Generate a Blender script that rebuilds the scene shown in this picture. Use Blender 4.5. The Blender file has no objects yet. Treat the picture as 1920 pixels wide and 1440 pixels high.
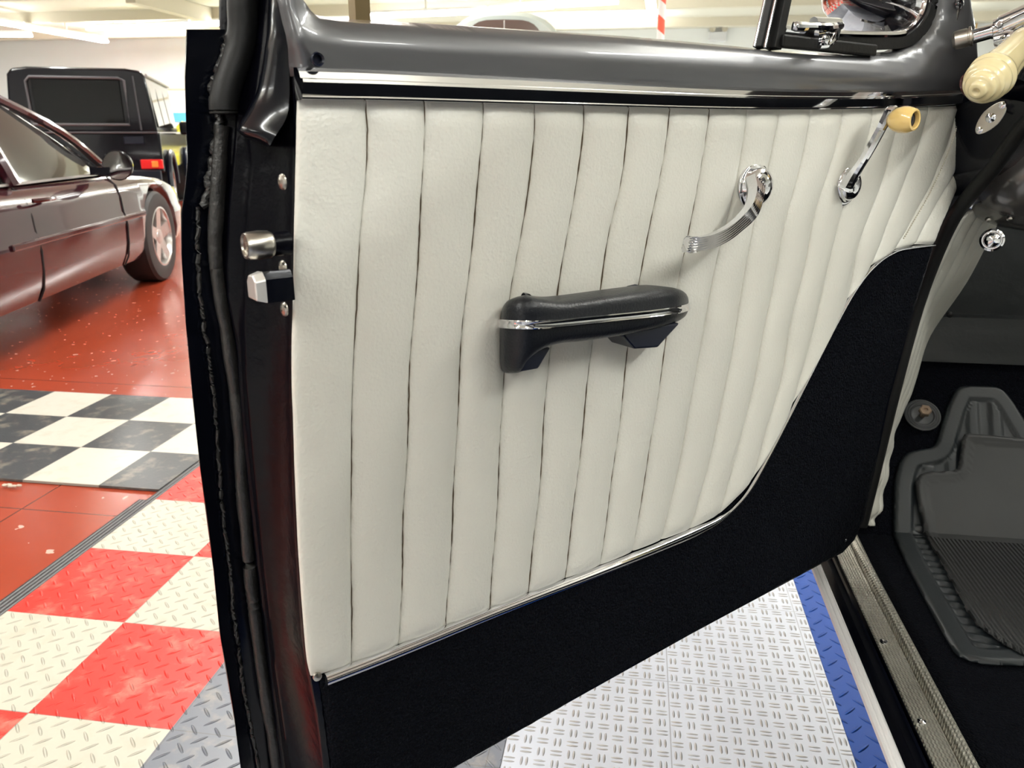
import bpy, bmesh, math, random
from mathutils import Vector, Matrix, noise
random.seed(7)
sc = bpy.context.scene
COL = sc.collection
# ------------------------------------------------------------------ camera
F = 1500.0
PITCH = math.atan(470 / 1500)
YAW = math.atan(243 * math.cos(PITCH) / 1500)
H = 1.1
cam_d = bpy.data.cameras.new('camera')
cam_d.sensor_width = 36.0
cam_d.lens = F / 1920 * 36.0
cam_d.clip_start = 0.02
cam_d.dof.use_dof = True
cam_d.dof.focus_distance = 0.95
cam_d.dof.aperture_fstop = 14.0
cam = bpy.data.objects.new('camera', cam_d)
COL.objects.link(cam)
cam.location = (0, 0, H)
cam.rotation_euler = (math.pi / 2 - PITCH, 0, YAW)
sc.camera = cam
# ------------------------------------------------------------------ world, light, exposure
w = bpy.data.worlds.new('world'); sc.world = w
w.use_nodes = True
w.node_tree.nodes['Background'].inputs[0].default_value = (1, 0.98, 0.94, 1)
w.node_tree.nodes['Background'].inputs[1].default_value = 0.6
sc.view_settings.view_transform = 'Standard'
sc.view_settings.look = 'None'
sc.view_settings.exposure = 0.15
sc.view_settings.gamma = 1.0
sc.cycles.max_bounces = 10
sc.cycles.diffuse_bounces = 5
sc.cycles.glossy_bounces = 5
sc.cycles.sample_clamp_indirect = 6.0
# overhead area lamps: unseen fluorescent rows, plus fill added over back wall and door
TUBE_W = 84.0
for lx, ly, rot, pw in [(-2.4, -4.5, 0, 1), (-2.4, -1.5, 0, 1), (-2.4, 1.5, 0, .6), (-2.4, 4.5, 0, 1), (-2.4, 8.0, 0, 1), (-2.4, 11.5, 0, 1),
                        (2.6, -4.5, 0, 1), (2.6, -1.0, 0, 1), (2.6, 2.5, 0, 1), (2.6, 6.5, 0, 1), (2.6, 10.5, 0, 1),
                        (-7.5, -2.0, 0, 1), (-7.5, 2.0, 0, 1), (-7.5, 6.0, 0, 1), (-7.5, 10.0, 0, 1),
                        (1.2, -2.4, 0, .35), (7.5, 4.0, 0, 1), (7.5, 9.0, 0, 1),
                        (-12.5, 2.0, 0, .8), (-12.5, 7.0, 0, 1), (-12.0, 12.0, 0, 1.4), (-7.5, 14.0, 0, 1.4), (-2.5, 15.0, 0, 1.4), (3.0, 14.5, 0, 1.5), (7.5, 14.0, 0, 1.4), (-16.5, 17.0, 0, 1.8), (6.0, 19.5, 0, 1.8), (-8, 20.5, 90, 2.4), (-1.0, 20.5, 90, 2.2), (-13, 20.5, 90, 2.4)]:
    ld = bpy.data.lights.new('ceiling_tube_fill_light', 'AREA')
    ld.shape = 'RECTANGLE'; ld.size = 0.16; ld.size_y = 2.4
    ld.energy = TUBE_W * pw; ld.color = (0.985, 1.0, 0.975)
    lo = bpy.data.objects.new('ceiling_tube_fill_light', ld); COL.objects.link(lo)
    lo.location = (lx, ly, 3.42); lo.rotation_euler = (0, 0, math.radians(rot))
    lu = bpy.data.lights.new('ceiling_tube_fill_uplight', 'AREA'); lu.shape = 'RECTANGLE'; lu.size = 0.16; lu.size_y = 2.4
    lu.energy = TUBE_W * .7 * pw; lu.color = (0.985, 1.0, 0.975)
    lv = bpy.data.objects.new('ceiling_tube_fill_uplight', lu); COL.objects.link(lv)
    lv.location = (lx, ly, 3.46); lv.rotation_euler = (math.pi, 0, math.radians(rot))

# ------------------------------------------------------------------ where things stand
CY, SY = math.cos(YAW), math.sin(YAW)
CP, SP = math.cos(PITCH), math.sin(PITCH)
def ray(px, py):
    a = (px - 960) / F; v = (720 - py) / F
    Y = CP + v * SP; Z = -SP + v * CP
    return Vector((a * CY - Y * SY, a * SY + Y * CY, Z))
CAM = Vector((0, 0, H))
def GZ(px, py, z): r = ray(px, py); return CAM + r * ((z - H) / r.z)
def PX(px, py, X): r = ray(px, py); return CAM + r * (X / r.x)
def PY(px, py, Y): r = ray(px, py); return CAM + r * (Y / r.y)
def RP(px, py, d): return CAM + ray(px, py) * d
def CWp(xc, yc, z=0.0): return Vector((xc * CY - yc * SY, xc * SY + yc * CY, z))
P0 = CWp(-.2545 * .61, .61)
AZ = math.atan((3127 - 960) / (1500 / CP)) - YAW
DU = Vector((math.sin(AZ), math.cos(AZ), 0)); DN = Vector((-DU.y, DU.x, 0))
UP = Vector((0, 0, 1))
def W(u, t, z): return Vector((P0.x, P0.y, 0)) + DU * u + DN * t + UP * z
def DP(px, py, t=0.0):
    r = ray(px, py); q = P0 + DN * t
    k = (q.x * DN.x + q.y * DN.y) / (r.x * DN.x + r.y * DN.y)
    return CAM + r * k
def JP(px, py, u):
    r = ray(px, py); q = P0 + DU * u
    k = (q.x * DU.x + q.y * DU.y) / (r.x * DU.x + r.y * DU.y)
    return CAM + r * k
def UZ(px, py, t=0.0):
    p = DP(px, py, t) - P0
    return (p.x * DU.x + p.y * DU.y, DP(px, py, t).z)

# ------------------------------------------------------------------ node helpers
class S:
    def __init__(s, nt, so): s.nt = nt; s.so = so
    def _m(s, op, b=None, c=None):
        n = s.nt.nodes.new('ShaderNodeMath'); n.operation = op
        for i, x in enumerate((s, b, c)):
            if x is None: continue
            if isinstance(x, S): s.nt.links.new(x.so, n.inputs[i])
            else: n.inputs[i].default_value = x
        return S(s.nt, n.outputs[0])
    def __add__(s, b): return s._m('ADD', b)
    def __sub__(s, b): return s._m('SUBTRACT', b)
    def __mul__(s, b): return s._m('MULTIPLY', b)
    def __truediv__(s, b): return s._m('DIVIDE', b)
    def floor(s): return s._m('FLOOR')
    def fract(s): return s._m('FRACT')
    def abs(s): return s._m('ABSOLUTE')
    def mod(s, b): return s._m('FLOORED_MODULO', b)
    def lt(s, b): return s._m('LESS_THAN', b)
    def gt(s, b): return s._m('GREATER_THAN', b)
    def max(s, b): return s._m('MAXIMUM', b)
    def min(s, b): return s._m('MINIMUM', b)
    def pw(s, b): return s._m('POWER', b)
    def sin(s): return s._m('SINE')
def new_mat(name):
    m = bpy.data.materials.new(name); m.use_nodes = True
    nt = m.node_tree; b = nt.nodes['Principled BSDF']
    return m, nt, b
def coords(nt, kind='Object'):
    if kind == 'world': return nt.nodes.new('ShaderNodeNewGeometry').outputs['Position']
    tc = nt.nodes.new('ShaderNodeTexCoord'); return tc.outputs[kind]
def xyz(nt, so):
    sp = nt.nodes.new('ShaderNodeSeparateXYZ'); nt.links.new(so, sp.inputs[0])
    return S(nt, sp.outputs[0]), S(nt, sp.outputs[1]), S(nt, sp.outputs[2])
def noise_n(nt, scale, detail=4, rough=.55, co=None, scl=None):
    n = nt.nodes.new('ShaderNodeTexNoise'); n.inputs['Scale'].default_value = scale
    n.inputs['Detail'].default_value = detail; n.inputs['Roughness'].default_value = rough
    co = co or coords(nt)
    if scl:
        mp = nt.nodes.new('ShaderNodeMapping'); mp.inputs['Scale'].default_value = scl
        nt.links.new(co, mp.inputs[0]); co = mp.outputs[0]
    nt.links.new(co, n.inputs['Vector'])
    return S(nt, n.outputs['Fac'])
def bump(nt, b, h, strength=.3, dist=.002):
    n = nt.nodes.new('ShaderNodeBump'); n.inputs['Strength'].default_value = strength
    n.inputs['Distance'].default_value = dist
    nt.links.new(h.so, n.inputs['Height']); nt.links.new(n.outputs[0], b.inputs['Normal'])
def mixc(nt, fac, c1, c2):
    n = nt.nodes.new('ShaderNodeMix'); n.data_type = 'RGBA'
    for i, x in ((0, fac), (6, c1), (7, c2)):
        if isinstance(x, S): nt.links.new(x.so, n.inputs[i])
        elif isinstance(x, tuple): n.inputs[i].default_value = x if len(x) == 4 else x + (1,)
        elif hasattr(x, 'is_output'): nt.links.new(x, n.inputs[i])
        else: n.inputs[i].default_value = x
    return n.outputs[2]
def mat(name, col, rough=.5, metal=0.0, nscale=None, nstr=.2, ndist=.001, coat=0.0, var=0.0, vscale=8, spec=.5, scl=None, sheen=0):
    m, nt, b = new_mat(name)
    b.inputs['Base Color'].default_value = col + (1,)
    b.inputs['Roughness'].default_value = rough
    b.inputs['Metallic'].default_value = metal
    b.inputs['Specular IOR Level'].default_value = spec
    if coat:
        b.inputs['Coat Weight'].default_value = coat; b.inputs['Coat Roughness'].default_value = .04
    if sheen: b.inputs['Sheen Weight'].default_value = sheen
    if nscale: bump(nt, b, noise_n(nt, nscale, scl=scl), nstr, ndist)
    if var:
        nn = noise_n(nt, vscale, 5)
        k = 1 - var
        c = mixc(nt, nn, tuple(x * k for x in col), tuple(min(1, x * (1 + var)) for x in col))
        nt.links.new(c, b.inputs['Base Color'])
    return m
def emit(name, col, st):
    m, nt, b = new_mat(name)
    b.inputs['Base Color'].default_value = col + (1,)
    b.inputs['Emission Color'].default_value = col + (1,); b.inputs['Emission Strength'].default_value = st
    return m
def glass(name, col=(1, 1, 1), rough=0.0, mixf=.12):
    m, nt, b = new_mat(name); nt.nodes.remove(b)
    out = nt.nodes['Material Output']
    tr = nt.nodes.new('ShaderNodeBsdfTransparent'); tr.inputs[0].default_value = col + (1,)
    gl = nt.nodes.new('ShaderNodeBsdfGlossy'); gl.inputs['Roughness'].default_value = rough
    fr = nt.nodes.new('ShaderNodeLayerWeight'); fr.inputs[0].default_value = .5
    f2 = S(nt, fr.outputs[1]).pw(4.0) * .5 + mixf
    mx = nt.nodes.new('ShaderNodeMixShader')
    nt.links.new(f2.so, mx.inputs[0]); nt.links.new(tr.outputs[0], mx.inputs[1]); nt.links.new(gl.outputs[0], mx.inputs[2])
    nt.links.new(mx.outputs[0], out.inputs[0])
    return m
def tread_mask(nt, x, y, p, double, rot45):
    if rot45:
        x, y = (x + y) * .7071, (y - x) * .7071
    cx, cy = x / p, y / p
    par = (cx.floor() + cy.floor()).mod(2.0)
    u = cx.fract() - .5; v = cy.fract() - .5
    inv = par * -1.0 + 1.0
    a = u * par + v * inv; b_ = v * par + u * inv
    if double: a = a.abs() - .17; wa, wb = .085, .40
    else: wa, wb = .10, .5
    q = (a / wa).pw(2.0) + (b_ / wb).pw(2.0)
    return (q * -1.0 + 1.0).max(0.0)

M = {}
M['black_paint'] = mat('gloss_black_paint', (.002, .0025, .005), .16, coat=.12, spec=.25, nscale=60, nstr=.12, ndist=.0012)
M['black_rubber'] = mat('black_rubber', (.006, .006, .006), .5, spec=.3, nscale=180, nstr=.35, ndist=.0008)
M['old_rubber'] = mat('worn_black_rubber', (.016, .015, .014), .36, nscale=90, nstr=.8, ndist=.0025)
M['black_pad'] = mat('black_vinyl_pad', (.004, .005, .008), .32, nscale=420, nstr=.5, ndist=.0009, spec=.35)
M['black_plastic'] = mat('navy_black_plastic', (.004, .006, .016), .3, spec=.35)
M['jamb_paint'] = mat('satin_black_jamb_paint', (.0015, .0015, .003), .27, nscale=45, nstr=.6, ndist=.002, spec=.12)
M['chrome'] = mat('chrome', (.74, .74, .76), .05, 1.0)
M['chrome_dull'] = mat('dull_steel', (.46, .43, .38), .28, 1.0, nscale=120, nstr=.2, var=.3, vscale=40)
M['brass'] = mat('brown_brass', (.30, .22, .12), .3, 1.0)
M['ivory'] = mat('ivory_plastic', (.74, .63, .36), .2, coat=.6, var=.06, vscale=30)
M['amber'] = mat('amber_ivory_knob', (.80, .56, .20), .16, coat=.7)
M['thread'] = mat('brown_stitch_line', (.10, .07, .04), .8)
M['garnish'] = mat('metallic_grey_paint', (.085, .085, .090), .34, .35, coat=.35, nscale=900, nstr=.03)
M['dash'] = mat('dash_grey_paint', (.11, .105, .10), .2, .4, coat=.7)
M['wall'] = mat('white_painted_wall', (.86, .87, .87), .7, var=.03, vscale=2)
M['ceil'] = mat('cream_painted_ceiling', (.66, .63, .54), .7)
M['trimw'] = mat('cream_beam_paint', (.60, .55, .44), .6)
M['white_metal'] = mat('white_enamel', (.8, .8, .78), .4)
M['tube'] = emit('fluorescent_tube', (1.0, 1.0, .95), 22.0)
M['tyre'] = mat('tyre_rubber', (.018, .017, .017), .6, nscale=60, nstr=.4, ndist=.002)
M['rim'] = mat('silver_alloy', (.62, .60, .58), .25, .8)
M['darkglass'] = mat('tinted_car_glass', (.015, .015, .014), .03, spec=.8)
M['suvglass'] = mat('black_privacy_glass', (.006, .007, .007), .06, spec=.25)
M['redlens'] = mat('red_lamp_lens', (.75, .02, .02), .15, coat=.5)
M['amberlens'] = mat('orange_lamp_lens', (.85, .28, .05), .2)
M['maroon'] = mat('deep_maroon_paint', (.030, .004, .008), .12, .2, coat=.7)
M['suvpaint'] = mat('black_suv_paint', (.004, .004, .007), .13, coat=.25, spec=.3)
M['yellow'] = mat('yellow_paint', (.85, .75, .03), .2, coat=.8)
M['redpaint'] = mat('red_paint', (.6, .03, .02), .2, coat=.8)
M['greygreen'] = mat('pale_grey_green_paint', (.45, .50, .47), .3, coat=.5)
M['dark'] = mat('dark_underbody', (.01, .01, .01), .8)
M['firewall'] = mat('dark_firewall_pad', (.006, .008, .009), .38, nscale=30, nstr=.4, ndist=.004)
M['matrub'] = mat('floor_mat_rubber', (.010, .0135, .016), .45, nscale=200, nstr=.2, var=.35, vscale=9)
M['matrub2'] = mat('dusty_ribbed_rubber', (.017, .018, .0185), .5, nscale=300, nstr=.25, var=.45, vscale=7)
m = M['matrub2']; nt = m.node_tree; b = nt.nodes['Principled BSDF']
x, y, z = xyz(nt, coords(nt, 'world'))
bump(nt, b, (x * 900.0).sin() * y.lt(1.405), .9, .003)
M['glass'] = glass('clear_glass', mixf=.06)

# cream vinyl
m, nt, b = new_mat('cream_vinyl'); M['vinyl'] = m
b.inputs['Roughness'].default_value = .36
n1 = noise_n(nt, 300, 4, .6, scl=(1, 1, .7)); n2 = noise_n(nt, 5, 3)
n3 = nt.nodes.new('ShaderNodeTexVoronoi'); n3.inputs['Scale'].default_value = 330
nt.links.new(coords(nt), n3.inputs['Vector'])
bump(nt, b, n1 * .8 + S(nt, n3.outputs['Distance']) * .45, .42, .0013)
nt.links.new(mixc(nt, n2, (.645, .63, .56), (.68, .67, .61)), b.inputs['Base Color'])
# carpet
m, nt, b = new_mat('black_loop_carpet'); M['carpet'] = m
b.inputs['Roughness'].default_value = .9; b.inputs['Specular IOR Level'].default_value = .07
v = nt.nodes.new('ShaderNodeTexVoronoi'); v.inputs['Scale'].default_value = 330
nt.links.new(coords(nt), v.inputs['Vector'])
n1 = noise_n(nt, 60, 4, .7, scl=(1, 1, 2.2))
bump(nt, b, S(nt, v.outputs['Distance']) * -1.0 + n1 * 1.1, .9, .004)
nt.links.new(mixc(nt, n1, (.0008, .0011, .0022), (.0035, .0045, .008)), b.inputs['Base Color'])
# red epoxy floor
m, nt, b = new_mat('red_epoxy_floor'); M['floor'] = m
n1 = noise_n(nt, 1.6, 5); n2 = noise_n(nt, 26, 2, .5)
x, y, z = xyz(nt, coords(nt, 'world'))
c = mixc(nt, n1, (.26, .034, .012), (.32, .055, .028))
spk = n2.gt(.70)
c = mixc(nt, spk * .55, c, (.75, .62, .52))
jt = ((x + 1.83) / 1.22).fract().lt(.004).max(((y + .47) / 1.22).fract().lt(.004))
c = mixc(nt, jt, c, (.10, .02, .012))
zone = x.lt(-1.40) * x.gt(-9.0) * y.gt(-.4) * y.lt(13.0)      # red bay; unseen floor beyond made pale grey to cut red bounce light
c = mixc(nt, zone, (.50, .51, .50), c)
nt.links.new(c, b.inputs['Base Color'])
r = n1 * .18 + .12
nt.links.new(r.so, b.inputs['Roughness'])
bump(nt, b, noise_n(nt, 7, 3), .05, .004)
# checker mats: world coords
def checker_mat(name, x0, y0, px_, py_, ca, cb, gray=None, tread=.034, rot=True, bstr=.35, rough=.32, double=False, graypat=False):
    m, nt, b = new_mat(name)
    x, y, z = xyz(nt, coords(nt, 'world'))
    par = (((x - x0) / px_).floor() + ((y - y0) / py_).floor()).mod(2.0)
    c = mixc(nt, par, ca, cb)
    if gray: c = mixc(nt, x.gt(gray[0]), c, gray[1])
    fx = ((x - x0) / px_).fract(); fy = ((y - y0) / py_).fract()
    seam = fx.lt(.006).max(fy.lt(.006))
    c = mixc(nt, seam * .6, c, (.08, .07, .06))
    dirt = noise_n(nt, 14, 5, .65)
    mk = tread_mask(nt, x, y, tread, double, rot)
    dm = (dirt - .52).max(0.0) * 2.2
    c = mixc(nt, dm.min(.35), c, (.42, .36, .27))
    nt.links.new(c, b.inputs['Base Color'])
    b.inputs['Roughness'].default_value = rough
    bump(nt, b, mk, bstr, .006)
    return m
M['redcheck'] = checker_mat('red_cream_treadplate_tile', -1.445, 1.147, .3045, .309, (.50, .475, .395), (.66, .032, .022), gray=(-.838, (.135, .145, .175)), bstr=.8)
M['bwcheck'] = checker_mat('black_cream_tile', -2.515, 2.147, .275, .291, (.56, .53, .46), (.045, .05, .055), bstr=0.05, rough=.30)
# light grey double bar tile
m, nt, b = new_mat('light_grey_double_bar_tile'); M['greytile'] = m
x, y, z = xyz(nt, coords(nt, 'world'))
mk = tread_mask(nt, x - .105, y - 1.13, .0278, True, False)
mkb = mk.gt(.02)
c = mixc(nt, noise_n(nt, 9, 4), (.46, .485, .55), (.54, .565, .63))
pat = noise_n(nt, 22, 3)
c = mixc(nt, mkb * pat, c, (.40, .33, .26))
fx = ((x - .105) / .305).fract(); fy = ((y - 1.13) / .305).fract()
seam = fx.lt(.007).max(fy.lt(.007))
c = mixc(nt, seam * .55, c, (.12, .11, .10))
nt.links.new(c, b.inputs['Base Color']); b.inputs['Roughness'].default_value = .3
bump(nt, b, mk, .9, .006)
# diagonal grey tread + blue tread
def tread_simple(name, col, rough=.3):
    m, nt, b = new_mat(name)
    x, y, z = xyz(nt, coords(nt, 'world'))
    mk = tread_mask(nt, x, y, .036, False, True)
    b.inputs['Base Color'].default_value = col + (1,); b.inputs['Roughness'].default_value = rough
    bump(nt, b, mk, .9, .007)
    return m
M['bluetile'] = tread_simple('blue_treadplate_tile', (.0005, .045, .27), .5)
M['bluetile'].node_tree.nodes['Principled BSDF'].inputs['Specular IOR Level'].default_value = .2
M['greydiag'] = tread_simple('grey_treadplate_tile', (.55, .56, .60))
m, nt, b = new_mat('grey_ramp_edge'); M['ramp'] = m
x, y, z = xyz(nt, coords(nt))
b.inputs['Base Color'].default_value = (.045, .045, .047, 1); b.inputs['Roughness'].default_value = .4
bump(nt, b, (x * 520.0).sin(), .5, .002)
# patterned aluminium
m, nt, b = new_mat('patterned_sill_aluminium'); M['sill'] = m
b.inputs['Metallic'].default_value = .6; b.inputs['Roughness'].default_value = .4
x, y, z = xyz(nt, coords(nt, 'world'))
pz = ((y * 900.0).sin() * .8 + x * 1500.0).sin()
bump(nt, b, pz, .9, .0022)
c = mixc(nt, noise_n(nt, 22, 5, .7), (.28, .26, .21), (.66, .64, .56))
nt.links.new(c, b.inputs['Base Color'])
# striped pole
m, nt, b = new_mat('red_white_spiral'); M['spiral'] = m
x, y, z = xyz(nt, coords(nt))
st = (z * 3.2 + x * 2.6).fract().lt(.5)
nt.links.new(mixc(nt, st, (.8, .78, .76), (.80, .10, .05)), b.inputs['Base Color'])
# colour artwork
m, nt, b = new_mat('colourful_poster_print'); M['poster'] = m
n1 = noise_n(nt, 2.0, 2); n2 = noise_n(nt, 3.3, 1)
c = mixc(nt, n1.gt(.5), (.25, .45, .55), (.75, .50, .25)); c = mixc(nt, n2.gt(.56), c, (.75, .22, .12))
nt.links.new(c, b.inputs['Base Color'])

# ------------------------------------------------------------------ mesh helpers
WORLD = {}       # object name -> world origin
def link(name, verts, faces, mats, parent=None, smooth=True, midx=None, auto=None):
    vs = [Vector(v) for v in verts]
    c = Vector((0, 0, 0))
    if parent is not None:
        mn = Vector([min(v[i] for v in vs) for i in range(3)]); mx = Vector([max(v[i] for v in vs) for i in range(3)])
        c = (mn + mx) / 2
    me = bpy.data.meshes.new(name)
    me.from_pydata([v - c for v in vs], [], faces)
    if not isinstance(mats, (list, tuple)): mats = [mats]
    for q in mats: me.materials.append(q)
    if smooth:
        me.polygons.foreach_set('use_smooth', [True] * len(me.polygons))
    if midx: me.polygons.foreach_set('material_index', midx)
    bm = bmesh.new(); bm.from_mesh(me)
    bmesh.ops.recalc_face_normals(bm, faces=bm.faces)
    if any(e.is_boundary for e in bm.edges):      # open sheets: outside faces the shop side
        q = sum(f.calc_area() * f.normal.dot(Vector((0, 0, H)) - c - f.calc_center_median()) for f in bm.faces)
        if q < 0: bmesh.ops.reverse_faces(bm, faces=bm.faces)
    if auto:
        for e in bm.edges:
            if len(e.link_faces) == 2 and e.calc_face_angle(0) > math.radians(auto): e.smooth = False
    bm.to_mesh(me); bm.free(); me.update()
    o = bpy.data.objects.new(name, me); COL.objects.link(o)
    if parent is not None:
        o.parent = parent; o.location = c - WORLD[parent.name]
    WORLD[o.name] = c.copy()
    return o
def empty(name, loc, label, cat, group=None):
    o = bpy.data.objects.new(name, None); COL.objects.link(o); o.location = loc
    o.empty_display_size = .1
    WORLD[o.name] = Vector(loc); tag(o, label, cat, group); return o
def tag(o, label=None, cat=None, group=None, kind=None):
    if label: o['label'] = label
    if cat: o['category'] = cat
    if group: o['group'] = group
    if kind: o['kind'] = kind
    return o
def bevel(o, wd=.002, seg=2):
    md = o.modifiers.new('bevel', 'BEVEL'); md.width = wd; md.segments = seg; md.limit_method = 'ANGLE'; md.angle_limit = math.radians(35)
    return o
def solid(o, th, off=-1):
    md = o.modifiers.new('solid', 'SOLIDIFY'); md.thickness = th; md.offset = off; return o
class B:
    """collects geometry"""
    def __init__(s): s.v = []; s.f = []; s.m = []
    def add(s, verts, faces, mi=0):
        k = len(s.v); s.v += [Vector(q) for q in verts]; s.f += [tuple(i + k for i in f) for f in faces]; s.m += [mi] * len(faces)
    def grid(s, rows, mi=0, closed=False):
        n = len(rows[0]); k = len(s.v)
        for r in rows: s.v += [Vector(q) for q in r]
        for i in range(len(rows) - 1):
            for j in range(n if closed else n - 1):
                j2 = (j + 1) % n
                s.f.append((k + i * n + j, k + i * n + j2, k + (i + 1) * n + j2, k + (i + 1) * n + j)); s.m.append(mi)
    def box(s, c, sx, sy, sz, ax=None, mi=0):
        ax = ax or (Vector((1, 0, 0)), Vector((0, 1, 0)), UP); c = Vector(c)
        vs = [c + ax[0] * (i * sx / 2) + ax[1] * (j * sy / 2) + ax[2] * (k * sz / 2) for i in (-1, 1) for j in (-1, 1) for k in (-1, 1)]
        s.add(vs, [(0, 1, 3, 2), (4, 6, 7, 5), (0, 4, 5, 1), (2, 3, 7, 6), (0, 2, 6, 4), (1, 5, 7, 3)], mi)
    def tube(s, path, rad, n=12, mi=0, up=UP, flat=1.0, caps=True):
        rows = sweep_rows(path, [(math.cos(a * 2 * math.pi / n), math.sin(a * 2 * math.pi / n) * flat) for a in range(n)], rad, up)
        s.grid(rows, mi, closed=True)
        if caps:
            k = len(s.v) - len(rows) * n
            s.f.append(tuple(k + i for i in range(n))); s.m.append(mi)
            s.f.append(tuple(len(s.v) - n + i for i in range(n))); s.m.append(mi)
    def sweep(s, path, prof, rad=1.0, up=UP, mi=0, closed=True, caps=True):
        rows = sweep_rows(path, prof, rad, up); n = len(prof)
        s.grid(rows, mi, closed=closed)
        if caps:
            k = len(s.v) - len(rows) * n
            s.f.append(tuple(k + i for i in range(n))); s.m.append(mi)
            s.f.append(tuple(len(s.v) - n + i for i in range(n))); s.m.append(mi)
    def lathe(s, prof, org, axis, n=32, mi=0, caps=True):
        axis = Vector(axis).normalized(); a = axis.orthogonal().normalized(); b_ = axis.cross(a); org = Vector(org)
        rows = [[org + axis * h + (a * math.cos(t * 2 * math.pi / n) + b_ * math.sin(t * 2 * math.pi / n)) * max(r, 1e-5) for t in range(n)] for r, h in prof]
        s.grid(rows, mi, closed=True)
        if caps:
            k = len(s.v) - len(rows) * n
            s.f.append(tuple(k + i for i in range(n))); s.m.append(mi)
            s.f.append(tuple(len(s.v) - n + i for i in range(n))); s.m.append(mi)
    def out(s, name, mats, parent=None, smooth=True, auto=35): return link(name, s.v, s.f, mats, parent, smooth, s.m, auto)
def sweep_rows(path, prof, rad, up):
    path = [Vector(p) for p in path]; rows = []
    for i, p in enumerate(path):
        t = (path[min(i + 1, len(path) - 1)] - path[max(i - 1, 0)]).normalized()
        sd = t.cross(up)
        if sd.length < 1e-4: sd = t.orthogonal()
        sd.normalize(); u2 = sd.cross(t).normalized()
        r = rad[i] if isinstance(rad, (list, tuple)) else rad
        rows.append([p + sd * (a * r) + u2 * (b_ * r) for a, b_ in prof])
    return rows
def smooth_path(pts, n=6):
    pts = [Vector(p) for p in pts]; out = []
    for i in range(len(pts) - 1):
        p0 = pts[max(i - 1, 0)]; p1 = pts[i]; p2 = pts[i + 1]; p3 = pts[min(i + 2, len(pts) - 1)]
        for k in range(n):
            t = k / n
            out.append(.5 * ((2 * p1) + (p2 - p0) * t + (2 * p0 - 5 * p1 + 4 * p2 - p3) * t * t + (3 * p1 - p0 - 3 * p2 + p3) * t ** 3))
    out.append(pts[-1]); return out
def itp(tab, x):
    if x <= tab[0][0]: return tab[0][1]
    for (a, va), (b_, vb) in zip(tab, tab[1:]):
        if x <= b_: return va + (vb - va) * (x - a) / (b_ - a)
    return tab[-1][1]
def seg_d(p, pts):
    best = 1e9
    for (ax, ay), (bx, by) in zip(pts, pts[1:]):
        dx, dy = bx - ax, by - ay; L = dx * dx + dy * dy
        t = 0 if L == 0 else max(0, min(1, ((p[0] - ax) * dx + (p[1] - ay) * dy) / L))
        d = math.hypot(p[0] - ax - dx * t, p[1] - ay - dy * t)
        if d < best: best = d
    return best
def sheet(name, outline, step, fn, mats, parent, smooth=True):
    """2D polygon (a,b) cut into a fine mesh; fn(a,b) -> world point"""
    from mathutils.geometry import delaunay_2d_cdt
    pts = []
    for (a0, b0), (a1, b1) in zip(outline, outline[1:] + outline[:1]):
        n_ = max(1, int(math.hypot(a1 - a0, b1 - b0) / step)); pts += [(a0 + (a1 - a0) * k / n_, b0 + (b1 - b0) * k / n_) for k in range(n_)]
    nb = len(pts)
    x0, x1 = min(a for a, _ in pts), max(a for a, _ in pts); y0, y1 = min(q for _, q in pts), max(q for _, q in pts)
    ring = pts[:]
    y = y0 + step * .5; row_ = 0
    while y < y1:
        xs = []
        for (a0, b0), (a1, b1) in zip(ring, ring[1:] + ring[:1]):
            if (b0 > y) != (b1 > y): xs.append(a0 + (a1 - a0) * (y - b0) / (b1 - b0))
        xs.sort()
        for xa, xb in zip(xs[::2], xs[1::2]):
            k = math.ceil((xa + step * .45) / step)
            while k * step < xb - step * .45: pts.append((k * step, y)); k += 1
        y += step
    r = delaunay_2d_cdt([Vector(q) for q in pts], [(i, (i + 1) % nb) for i in range(nb)], [], 1, 1e-6)
    return link(name, [fn(q.x, q.y) for q in r[0]], [tuple(f) for f in r[2]], mats, parent, smooth)
def slab(name, outline_pts, th, mats, parent, dirv, bev=0, smooth=False):
    """closed prism from world points, extruded along dirv*th"""
    n = len(outline_pts); d = Vector(dirv) * th
    vs = [Vector(p) for p in outline_pts] + [Vector(p) + d for p in outline_pts]
    fs = [tuple(range(n)), tuple(range(2 * n - 1, n - 1, -1))] + [(i, (i + 1) % n, (i + 1) % n + n, i + n) for i in range(n)]
    o = link(name, vs, fs, mats, parent, smooth)
    if bev: bevel(o, bev)
    return o
def plane(name, x0, x1, y0, y1, z, m, th=0.0, **k):
    b_ = B(); b_.box(((x0 + x1) / 2, (y0 + y1) / 2, z - th / 2), x1 - x0, y1 - y0, max(th, .001))
    return b_.out(name, m, None, smooth=False)
# ================================================================== THE SETTING
RX0, RX1, RY0, RY1, RZ = -20.0, 12.0, -8.0, 23.5, 3.75
def wall(name, c, sx, sy, sz, m):
    b_ = B(); b_.box(c, sx, sy, sz); o = b_.out(name, m, None, smooth=False); tag(o, kind='structure'); return o
wall('floor', ((RX0 + RX1) / 2, (RY0 + RY1) / 2, -.05), RX1 - RX0, RY1 - RY0, .1, M['floor'])
wall('ceiling', ((RX0 + RX1) / 2, (RY0 + RY1) / 2, RZ + .05), RX1 - RX0, RY1 - RY0, .1, M['ceil'])
wall('wall_back', ((RX0 + RX1) / 2, RY1 + .1, RZ / 2), RX1 - RX0 + .4, .2, RZ, M['wall'])
wall('wall_front', ((RX0 + RX1) / 2, RY0 - .1, RZ / 2), RX1 - RX0 + .4, .2, RZ, M['wall'])
wall('wall_left', (RX0 - .1, (RY0 + RY1) / 2, RZ / 2), .2, RY1 - RY0, RZ, M['wall'])
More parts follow.
